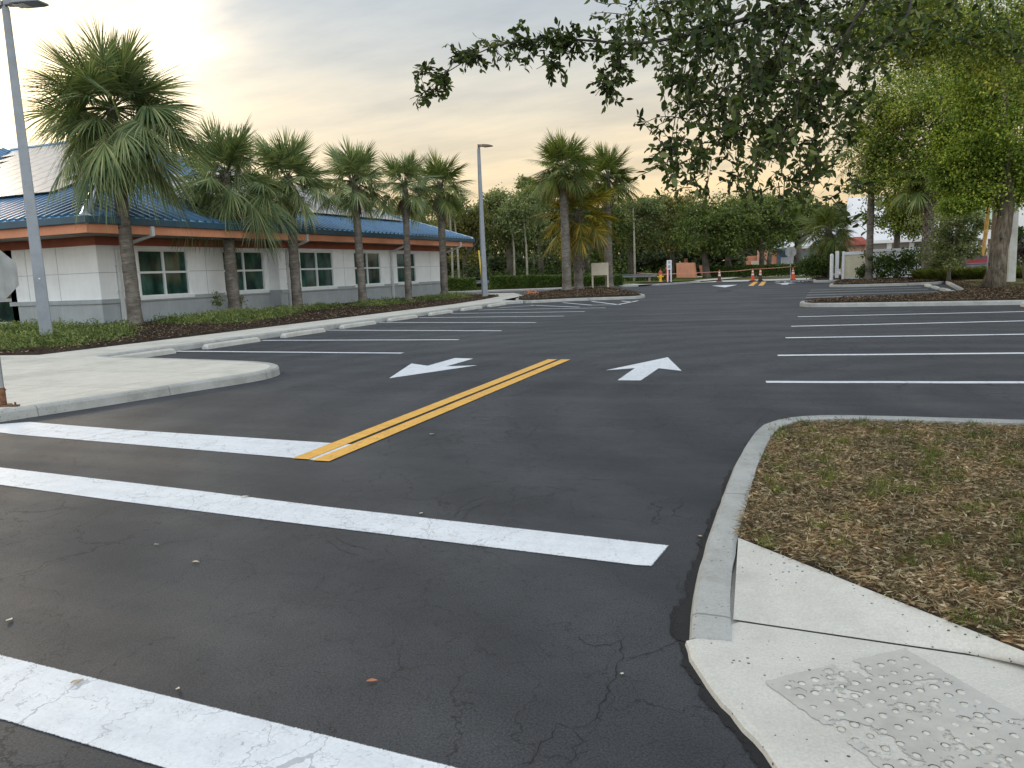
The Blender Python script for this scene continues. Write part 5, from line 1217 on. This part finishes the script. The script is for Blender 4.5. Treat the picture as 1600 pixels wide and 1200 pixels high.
# trees right of centre
ptree('oak_tree', 1400, 62, (1420, 325), (46, 38), 'oak_olive', 'olive oak crown filling the space above the cream gate', 40, rt=.25, ht=4.5, z0=.15, extra=((1435, 330, 40, 34), (1390, 275, 40, 26)), dens=1.2, size=.20)
ptree('oak_tree', 1475, 52, (1430, 215), (88, 85), 'oak_olive', 'tall golden-olive oak with a round crown in the middle of the right-hand trees', 41, rt=.3, ht=6, z0=.15, extra=((1385, 250, 46, 60), (1450, 300, 46, 40), (1400, 170, 50, 40), (1480, 150, 50, 40), (1500, 230, 40, 60)), dens=2.3, size=.17)
ptree('oak_tree', 1483, 46, (1490, 385), (34, 36), 'oak_mid', 'small dark-green tree rising from the grasses left of the red car', 42, rt=.10, ht=1.3, z0=.15, extra=((1475, 340, 34, 26), (1515, 350, 22, 24)), dens=.8, size=.14)
ptree('oak_tree', 1500, 58, (1500, 120), (90, 60), 'oak_olive', 'high thin-leaved tree behind the bright oak, sky showing through', 43, rt=.3, ht=9, z0=.1, extra=((1560, 60, 60, 40), (1420, 90, 50, 36)), dens=1.0, size=.2)
s_ = 34.8
ptree('oak_tree', 1553, s_, (1590, 215), (108, 100), 'oak_bright', 'bright green oak with a thick knotty trunk on the mulch at the right', 44, rt=.35, ht=3.6, z0=.15, extra=((1535, 180, 42, 34), (1512, 285, 38, 26), (1600, 120, 70, 50), (1492, 240, 18, 20), (1560, 305, 50, 18), (1535, 235, 36, 24), (1590, 160, 30, 26), (1575, 260, 40, 24), (1600, 50, 90, 60), (1530, 110, 50, 40), (1478, 275, 16, 12), (1500, 322, 22, 9), (1470, 215, 12, 14)), dens=2.6, size=.12, bark='oak_bark', lean=(.38, .1), nlimb=10, hexa=False)
ptree('oak_tree', 1640, 30, (1500, 35), (130, 55), 'oak_olive', 'high overhanging oak limbs along the top right, thin against the sky', 45, rt=.17, ht=7, z0=.1, extra=((1400, 60, 50, 40), (1580, 90, 60, 50), (1360, 30, 40, 30), (1440, 20, 60, 40)), dens=1.7, size=.12, nlimb=3)

# ---- the near oak whose branches hang into the top of the picture
ok = empty('oak_tree', (4.3, 5.2, .1), 0, 'nearest oak: dark leafy branches hanging in from the top, its trunk outside the picture', 'tree')
off = np.array([4.3, 5.2, .1])
def D(px, py, d):
    """point seen at (px,py) at depth d along the view"""
    v = RW @ np.array([px - 800, py - 600, FPX]) / FPX; return EYE + v * d
mb = MB(); mb.tube([(0, 0, -.1), (.05, 0, .9), (0, .05, 2.2), (-.1, .1, 3.6)], [.36, .27, .24, .22], 14)
crotch = np.array([-.1, .1, 3.6])
mains = [([(1420, -90, 6.0), (1250, 0, 6.2), (1120, 42, 6.3), (1000, 68, 6.4), (900, 62, 6.5), (800, 66, 6.6), (745, 84, 6.6), (700, 112, 6.65), (665, 143, 6.7), (640, 155, 6.7)], .024),
         ([(1250, 0, 6.2), (1215, 90, 6.3), (1180, 170, 6.3), (1130, 240, 6.3)], .014), ([(1420, -90, 6.0), (1330, 40, 6.0), (1290, 120, 6.0), (1275, 220, 6.0), (1260, 300, 6.0)], .018),
         ([(1120, 42, 6.3), (1085, 95, 6.3), (1062, 150, 6.3), (1050, 215, 6.3), (1040, 270, 6.3)], .011), ([(1000, 68, 6.4), (968, 96, 6.4), (945, 130, 6.4), (930, 150, 6.4)], .006), ([(880, 64, 6.5), (862, 95, 6.5), (838, 108, 6.5)], .004),
         ([(745, 84, 6.6), (718, 80, 6.6), (705, 70, 6.6), (680, 72, 6.6)][:3], .006), ([(690, 120, 6.65), (665, 112, 6.7), (645, 105, 6.7)], .006), ([(1420, -90, 6.0), (1200, -60, 5.6), (1080, -10, 5.6), (1010, -5, 5.6)], .018), ([(1420, -90, 6.0), (1420, 20, 5.4), (1360, 90, 5.4), (1330, 190, 5.4)], .018),
         ([(1215, 90, 6.3), (1150, 120, 6.4), (1105, 180, 6.4), (1090, 260, 6.4)], .01), ([(1290, 120, 6.0), (1235, 180, 5.9), (1200, 260, 5.9)], .01)]
mb.tube([crotch, crotch + np.array([-1.2, .3, .9]), D(1420, -90, 6.0) - off], [.18, .11, .045], 10)
mb.tube([crotch, crotch + np.array([.6, .3, 1.4]), crotch + np.array([1.6, 1, 3])], [.16, .12, .06], 8)
twv, nodes = [], []
for pts, r0 in mains:
    q = [D(*p) - off for p in pts]; q = [np.array(v) for v in smooth_path([Vector(v) for v in q], .15)]
    mb.tube(q, list(np.linspace(r0, max(.002, r0 * .10), len(q))), 7, cap=False); nodes.append(q)
LV = []
r = np.random.default_rng(99)
def twig(p, d, L, nlv, lsz=.055):
    d = unit(d); q = [p]; 
    for i in range(4):
        d = unit(d + r.normal(size=3) * .22 + np.array([0, 0, -.10])); q.append(q[-1] + d * L / 4)
    mb.tube(q, [.0045, .0035, .003, .0025, .0015], 4, cap=False)
    t = np.linspace(.15, 1.0, nlv); idx = np.minimum((t * 4).astype(int), 3); fr = t * 4 - idx; Q = np.array(q)
    c = Q[idx] * (1 - fr)[:, None] + Q[idx + 1] * fr[:, None]; dd = np.repeat(unit(Q[-1] - Q[0])[None], nlv, 0)
    dd = unit(dd * .8 + r.normal(size=(nlv, 3)) * .75)
    LV.append(leaf_verts(c, lsz, lsz * .50, r, .1, 0, dd))
# along the thin branches
for bi, dens, sp in ((0, 175, .22), (4, 34, .22), (5, 20, .2), (6, 8, .14), (7, 12, .14), (3, 40, .3), (1, 40, .3), (2, 40, .3), (8, 60, .3), (9, 40, .3), (10, 40, .3), (11, 40, .3)):
    q = nodes[bi]; n = len(q)
    for i in range(dens):
        if bi == 0:
            u = r.random() ** .8; k = int(u * (n - 1))
            gapn = math.sin(k * .9) * .5 + math.sin(k * .37 + 1) * .5
            if gapn < -.35 and k > n * .45: continue
        else: k = int(r.random() * (n - 1))
        twig(q[k], r.normal(size=3) * .7 + np.array([-.2, 0, -.25 if bi else -.05]), r.uniform(.5, 1.1) * sp, int(r.integers(8, 14)), .062)
# the hanging mass: sprays filling the seen outline, thinner towards its edge
mass = [(1000, -20), (1345, -20), (1345, 60), (1335, 150), (1330, 240), (1345, 300), (1300, 335), (1262, 318), (1215, 290), (1180, 300), (1120, 285), (1085, 300), (1035, 290), (1022, 255), (1040, 205), (1065, 168), (1045, 118), (1030, 82), (985, 60), (960, 30)]
pts = scatter(mass, 760)
for (px, py) in pts:
    k = math.sin(px * .045 + 1.3) * math.cos(py * .05 + px * .01) + .5 * math.sin(px * .11 + py * .09)
    if k < -.35 and r.random() < .85: continue
    if py > 170 and r.random() < .30: continue
    d_ = r.uniform(5.2, 8.6); p = D(px, py, d_) - off
    twig(p, r.normal(size=3) * .8 + np.array([-.1, 0, -.7]), r.uniform(.16, .38), int(r.integers(7, 13)), .073)
for (px, py) in scatter([(1330, -20), (1600, -20), (1600, 60), (1480, 50), (1420, 90), (1345, 120)], 45):
    twig(D(px, py, r.uniform(6, 9)) - off, r.normal(size=3) + np.array([0, 0, -.6]), r.uniform(.15, .35), int(r.integers(8, 14)), .074)
# the rest of the crown outside the picture, overhead and to the right
cc, lv = crown_cloud(r, (1.2, 1.0, 6.0), (4.2, 3.6, 1.5), 60, 9000, .09, .7, .2); keep = lv.reshape(-1, 4, 3)
m3 = keep.mean(1) + off; cf = (m3 - EYE) @ RW; inside = (cf[:, 2] > 0) & (np.abs(cf[:, 0] / cf[:, 2] * FPX) < 900) & (cf[:, 1] / cf[:, 2] * FPX > -760)
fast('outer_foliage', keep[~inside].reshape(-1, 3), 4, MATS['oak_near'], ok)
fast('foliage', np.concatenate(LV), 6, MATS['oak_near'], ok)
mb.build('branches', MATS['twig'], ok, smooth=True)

# ---- clipped hedges
def hedge(a, c, wd, z0, z1, lab, n=9000, mat='hedge_green', size=.12, cat='hedge', grp=None):
    a, c = Vector(a), Vector(c); L = (c - a).length; root = empty('hedge', (a.x, a.y, z0), math.atan2(c.y - a.y, c.x - a.x), lab, cat, grp); h_ = z1 - z0
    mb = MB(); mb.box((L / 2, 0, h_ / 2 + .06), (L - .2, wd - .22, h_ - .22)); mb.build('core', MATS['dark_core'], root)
    r = rng; u = r.uniform(0, L, n); face = r.random(n); v = r.uniform(-wd / 2, wd / 2, n); zz = r.uniform(.08, h_, n) ; tp = face < .3
    zz[tp] = h_ + r.normal(size=tp.sum()) * .025; fr = (~tp) & (face < .82); v[fr] = -wd / 2 + r.normal(size=fr.sum()) * .035; bk = (face >= .94); v[bk] = wd / 2
    en = (face >= .82) & (face < .94); u[en] = np.where(r.random(en.sum()) < .5, 0, L) + r.normal(size=en.sum()) * .03
    zz = zz + .03 * np.sin(u * 2.1) * tp; v = v + .05 * np.sin(u * 1.3 + zz * 2)
    C = np.stack([u, v, zz], 1); fast('foliage', leaf_verts(C, size, size * .6, r, 0, 0, None, False), 4, MATS[mat], root)
    return root
GH = 'clipped hedges along the back of the lot'
def hpx(p0, p1, Y0_, Y1_, ytop, lab, **k): 
    a, c = P(p0, 440, Y0_), P(p1, 440, Y1_); hedge((a[0], Y0_), (c[0], Y1_), 1.1, .12, P(p0, ytop, Y0_)[2], lab, grp=GH, **k)
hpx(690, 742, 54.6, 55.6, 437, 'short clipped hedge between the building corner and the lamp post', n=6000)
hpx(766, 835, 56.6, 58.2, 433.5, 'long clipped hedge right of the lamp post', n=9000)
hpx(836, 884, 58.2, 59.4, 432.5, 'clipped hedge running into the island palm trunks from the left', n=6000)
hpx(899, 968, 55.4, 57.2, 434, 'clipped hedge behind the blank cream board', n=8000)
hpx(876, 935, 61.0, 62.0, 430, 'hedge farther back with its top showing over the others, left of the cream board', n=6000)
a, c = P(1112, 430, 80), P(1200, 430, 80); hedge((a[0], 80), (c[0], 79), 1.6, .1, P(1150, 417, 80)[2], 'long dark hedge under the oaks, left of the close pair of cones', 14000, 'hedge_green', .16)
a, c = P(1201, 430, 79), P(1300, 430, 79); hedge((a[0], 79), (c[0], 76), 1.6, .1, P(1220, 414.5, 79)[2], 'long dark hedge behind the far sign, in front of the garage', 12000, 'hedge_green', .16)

# ---- shrubs, groundcover, grasses
def shrub(px, Y, rx, rz, zc, mat, lab, n=3500, size=.10, stems=5, cat='shrub', seed=0):
    x = P(px, 430, Y)[0]; r = np.random.default_rng(500 + seed); root = empty('shrub', (x, Y, .12), 0, lab, cat)
    cc, lv = crown_cloud(r, (0, 0, zc), (rx, rx * .8, rz), 26, n, size, rx * .33, .25, .6); fast('foliage', lv, 4, MATS[mat], root)
    mb = MB()
    for c in cc[:stems]: mb.tube([(r.normal() * .08, r.normal() * .08, 0), c * .5 + np.array([0, 0, -.1]), c], [.03, .02, .01], 5, cap=False)
    mb.build('stems', MATS['far_bark'], root); return root
shrub(1277, 58.6, 1.2, 1.05, 1.15, 'shrub_green', 'leafy round shrub left of the white bollard', 5000, .13, seed=1)
shrub(1372, 52.6, .95, .85, 1.15, 'shrub_green', 'loose shrub right of the smooth grey trunk, fence showing through', 1150, .15, 8, seed=2)
shrub(1402, 52.2, 1.05, .9, 1.15, 'shrub_green', 'airy bare-stemmed shrub in the middle of the fence', 1150, .15, 9, seed=3)
shrub(1432, 51.5, 1.05, .9, 1.0, 'hedge_green', 'darker shrub against the fence next to the booted palm', 1600, .13, 8, seed=4)
shrub(1462, 50.5, 1.0, .85, 1.0, 'hedge_green', 'shrub just right of the booted palm trunk', 1500, .13, 6, seed=5)
shrub(1347, 52.6, .35, .45, .55, 'shrub_green', 'tiny shrub at the foot of the smooth grey trunk', 500, .13, 3, seed=6)
shrub(1592, 50, 1.0, 1.2, 1.9, 'shrub_green', 'bright shrub at the right edge behind the pale column', 2600, .13, 5, seed=7)
shrub(1603, 42, 1.0, .35, 1.4, 'twig', 'brown leafless shrub at the right edge beside the pale column', 1800, .12, 9, seed=8)
shrub(745, 66, 1.6, 1.0, 1.0, 'under_dark', 'dark low shrub behind the gap in the hedges', 2500, .2, 3, seed=9)
def tufts(name, poly, n, blades, h_, mat, zb, spread=.35, lab=None, cat=None, w0=.012):
    c = scatter(poly, n); m_ = n * blades; ci = np.repeat(np.arange(n), blades); r = rng
    bx_ = c[ci] + r.normal(size=(m_, 2)) * .05; d = unit(np.concatenate([r.normal(size=(m_, 2)) * spread * 2, np.ones((m_, 1)) * .8], 1)); L = h_ * r.uniform(.5, 1.2, m_)
    B = np.concatenate([bx_, np.full((m_, 1), zb)], 1); S = unit(np.cross(d, UPZ + r.normal(size=(m_, 3)) * .2)) * w0
    M_ = B + d * (L * .55)[:, None]; out = d.copy(); out[:, 2] = 0; T_ = M_ + (d * .35 + out * .5)[:, :] * (L * .6)[:, None] - UPZ * (.05 * L)[:, None]
    V = np.stack([B - S, B + S, M_ + S * .8, T_, T_ + S * .1, M_ - S * .8], 1)
    return V
def grass_clump(px, Y, lab, i):
    x = P(px, 430, Y)[0]; root = None; r = np.random.default_rng(700 + i); m_ = 900
    a = r.uniform(0, 2 * PI, m_); B = np.stack([np.cos(a), np.sin(a), np.zeros(m_)], 1) * (r.random(m_) * .22)[:, None]
    d = unit(B * 4.0 + r.normal(size=(m_, 3)) * .22 + np.array([0, 0, 1.0])); L = r.uniform(.30, 1.0, m_); S = unit(np.cross(d, UPZ + r.normal(size=(m_, 3)) * .3)) * .010
    M_ = B + d * (L * .6)[:, None]; out = d.copy(); out[:, 2] = 0; T_ = M_ + d * (L * .3)[:, None] + out * (L * .45)[:, None] - UPZ * (.12 * L)[:, None]
    V = np.stack([B - S, B + S, M_ + S * .8, T_, M_ - S * .8], 1).reshape(-1, 3)
    o = fast('ornamental_grass', V, 5, MATS['grass_blades'], loc=(x, Y, .15)); return tag(o, lab, 'ornamental grass', 'tall grasses in front of the red car')
for i, (px, Y, lab) in enumerate([(1457, 48, 'fountain grass tuft at the left end, under the booted palm'), (1473, 47, 'second grass tuft from the left, before the small dark tree'), (1490, 48.5, 'grass tuft below the rear of the red car'), (1505, 47, 'grass tuft below the middle of the red car'), (1520, 48, 'grass tuft under the red car wheel'), (1533, 47, 'grass tuft just left of the steel post'), (1574, 46, 'grass tuft right of the thick oak trunk'), (1588, 47, 'grass tuft below the brown leafless shrub'), (1601, 46, 'grass tuft cut by the right edge of the photo'), (1444, 49.5, 'low grass tuft left of the booted palm'), (1547, 50, 'grass tuft showing behind the steel post')]): grass_clump(px, Y, lab, i)
# low juniper-like cover along the building
cov_poly = [(-15.8, 11.7), (-16.0, 16.5), (-17.8, 17.2), (-20.0, 18.3), (-20.2, 24), (-21.5, 27), (-22.6, 30), (-23.0, 20.6), (-24, 19.8), (-32, 19), (-32, 11.2), (-20, 11.2)]
cov = []
for poly, n, hh in ((([(-16.5, 11.6), (-16.3, 13.8), (-17.6, 15.9), (-20.4, 18.6), (-27, 19.2), (-34, 19), (-34, 11.4)]), 520, .28), ([(-17.8, 20.2), (-18.6, 24.6), (-21.4, 25.4), (-21.6, 20.4)], 170, .28), ([(-20.4, 26.0), (-19.8, 29.4), (-21.2, 29.6), (-21.8, 26.4)], 60, .24), ([(-18.6, 30.5), (-18.4, 34), (-20.4, 34), (-20.6, 31)], 45, .26), ([(-18.0, 36), (-17.9, 39.2), (-19.6, 41), (-20, 36)], 50, .26)):
    c = scatter(poly, n); k = 120
    for j in range(n):
        s0 = rng.uniform(.7, 1.3); C = np.stack([c[j, 0] + rng.normal(size=k) * .20 * s0, c[j, 1] + rng.normal(size=k) * .20 * s0, .17 + hh * s0 * rng.random(k) ** 1.2 * .9], 1)
        C[:, 2] -= .10 * ((C[:, 0] - c[j, 0]) ** 2 + (C[:, 1] - c[j, 1]) ** 2) / .08
        C[:, 2] = np.maximum(C[:, 2], .15); cov.append(leaf_verts(C, .11, .035, rng, -.5, 0, None, False))
o = fast('ground_cover', np.concatenate(cov), 4, MATS['cover_green']); tag(o, 'low feathery green ground cover in the mulch along the building', 'ground cover', kind='stuff')
for i, (px, py, Y, s0) in enumerate([(340, 480, 24.3, 1.0), (378, 478, 26.5, .7)]):
    p = P(px, py + 12, Y); C = np.array([p[0], Y, .15]); r0 = empty('sapling', tuple(C), 0, ['yellow-leaved sapling left of the second palm trunk', 'wispy small sapling right of the second palm trunk'][i], 'sapling')
    mb = MB(); mb.tube([(0, 0, 0), (.03, 0, .35), (0, .02, .75 * s0)], [.015, .012, .006], 5); mb.build('stem', MATS['far_bark'], r0)
    cc, lv = crown_cloud(rng, (0, 0, .65 * s0), (.22, .22, .25), 10, int(160 * s0), .10, .12); fast('foliage', lv, 4, MATS['oak_yellowish' if i else 'turf_green'], r0)

# bark chips on the mulch beds
def chips(name, poly, n, sz, zb, mat, flat=.9, lab=None):
    c = scatter(poly, n); C = np.concatenate([c, np.full((n, 1), zb) + rng.random((n, 1)) * sz * .35], 1)
    o = fast(name, leaf_verts(C, sz, sz * .45, rng, 0, flat, None, False), 4, MATS[mat]); return tag(o, kind='stuff')
chips('bark_chips', bed, 36000, .065, .17, 'chip_dark')
chips('bark_chips', [(p.x, p.y) for p in offset_path(isl, .2, True)], 11000, .085, .21, 'chip_dark')
chips('bark_chips', r2i + [(9, 34), (9, 26)], 30000, .06, .165, 'chip_dark')
chips('bark_chips', [(p.x, p.y) for p in offset_path(r3, -.15)] + [(4, 54), (9, 54), (9, 46.5), (7, 46.2)], 10000, .09, .19, 'chip_dark')

# grass island close by: thatch of straw, fallen leaves and green tufts
near = [q for q in isle if True]
def thatch(n, L, W_, mat, zlift, flat, poly=None, dens=None, name='dry_grass'):
    c = scatter(poly or near, n)
    if dens is not None:
        k = np.sin(c[:, 0] * 3.1 + 1.7 * np.sin(c[:, 1] * 2.3)) * np.cos(c[:, 1] * 2.7 + c[:, 0]) + .5 * np.sin(c[:, 0] * 9 + c[:, 1] * 7); c = c[k > dens]
    n = len(c); C = np.concatenate([c, np.full((n, 1), .088) + rng.random((n, 1)) * zlift], 1)
    o = fast(name, leaf_verts(C, L, W_, rng, 0, flat, None, False), 4, MATS[mat]); return tag(o, kind='stuff')
view = [(-.36, 4.0), (-.38, 6.9), (0, 7.2), (3.0, 7.25), (3.0, 4.2), (1.6, 2.28), (.8, 2.99), (.2, 3.51)]
thatch(90000, .055, .0045, 'straw', .028, .70, view)
thatch(26000, .040, .013, 'litter', .022, .86, view, name='leaf_litter')
thatch(4500, .05, .006, 'turf_green', .02, .2, view, .45, name='grass')
c = scatter(view, 260); k = 46
C = np.repeat(np.concatenate([c, np.full((260, 1), .09)], 1), k, 0); C[:, :2] += rng.normal(size=(260 * k, 2)) * .028
dd = unit(rng.normal(size=(260 * k, 3)) * .55 + np.array([0, 0, .9])); Lb = .065
o = fast('grass_tufts', leaf_verts(C, Lb, .005, rng, 0, 0, dd, False), 4, MATS['turf_green']); tag(o, kind='stuff')

# single fallen leaves and bits on the asphalt
def fl(px, py, L, mt, lab, nm='fallen_leaf'):
    x, y = G(px, py); a = random.uniform(0, PI); mb = MB(); n = 9; vs = []
    for i in range(n + 1):
        t = i / n; wv_ = math.sin(PI * t ** .85) * L * .24; cx_, cz_ = (t - .5) * L, .009 + .004 * math.sin(t * 3 + a)
        for s_ in (-1, 0, 1): vs.append((x + cx_ * math.cos(a) - s_ * wv_ * math.sin(a), y + cx_ * math.sin(a) + s_ * wv_ * math.cos(a), cz_ + abs(s_) * L * .06))
    mb.add(vs, [(i * 3 + j, i * 3 + j + 1, i * 3 + 4 + j, i * 3 + 3 + j) for i in range(n) for j in range(2)]); o = mb.build(nm, MATS[mt], smooth=True); return tag(o, lab, 'leaf', 'fallen leaves on the asphalt')
simple('leaf_rust', (.42, .16, .08), .7, var=.2, scale=60); simple('leaf_tan', (.48, .36, .22), .7, var=.2, scale=60); simple('leaf_pale', (.62, .56, .46), .7, var=.1, scale=60)
for a in [(582, 1068, .045, 'leaf_rust', 'rust-red curled leaf on the asphalt above the nearest white bar'), (278, 1079, .032, 'leaf_pale', 'small pale leaf just above the nearest white bar'), (121, 1068, .05, 'leaf_tan', 'tan leaf lying on the nearest white bar'), (306, 881, .045, 'leaf_tan', 'tan leaf between the two wide white bars'), (15, 971, .05, 'leaf_pale', 'crumpled pale leaf near the left edge between the bars'), (383, 778, .06, 'leaf_pale', 'pale leaf on the asphalt above the middle white bar'), (658, 804, .05, 'leaf_pale', 'pale leaf just above the middle bar, right of the yellow lines'), (245, 853, .03, 'leaf_pale', 'thin pale sliver below the middle bar'), (972, 1056, .03, 'leaf_pale', 'thin pale sliver near the crack left of the ramp'), (1094, 840, .05, 'leaf_tan', 'tan leaf against the kerb by the end of the middle bar'), (675, 680, .06, 'leaf_pale', 'pale leaf right of the double yellow lines')]: fl(*a)
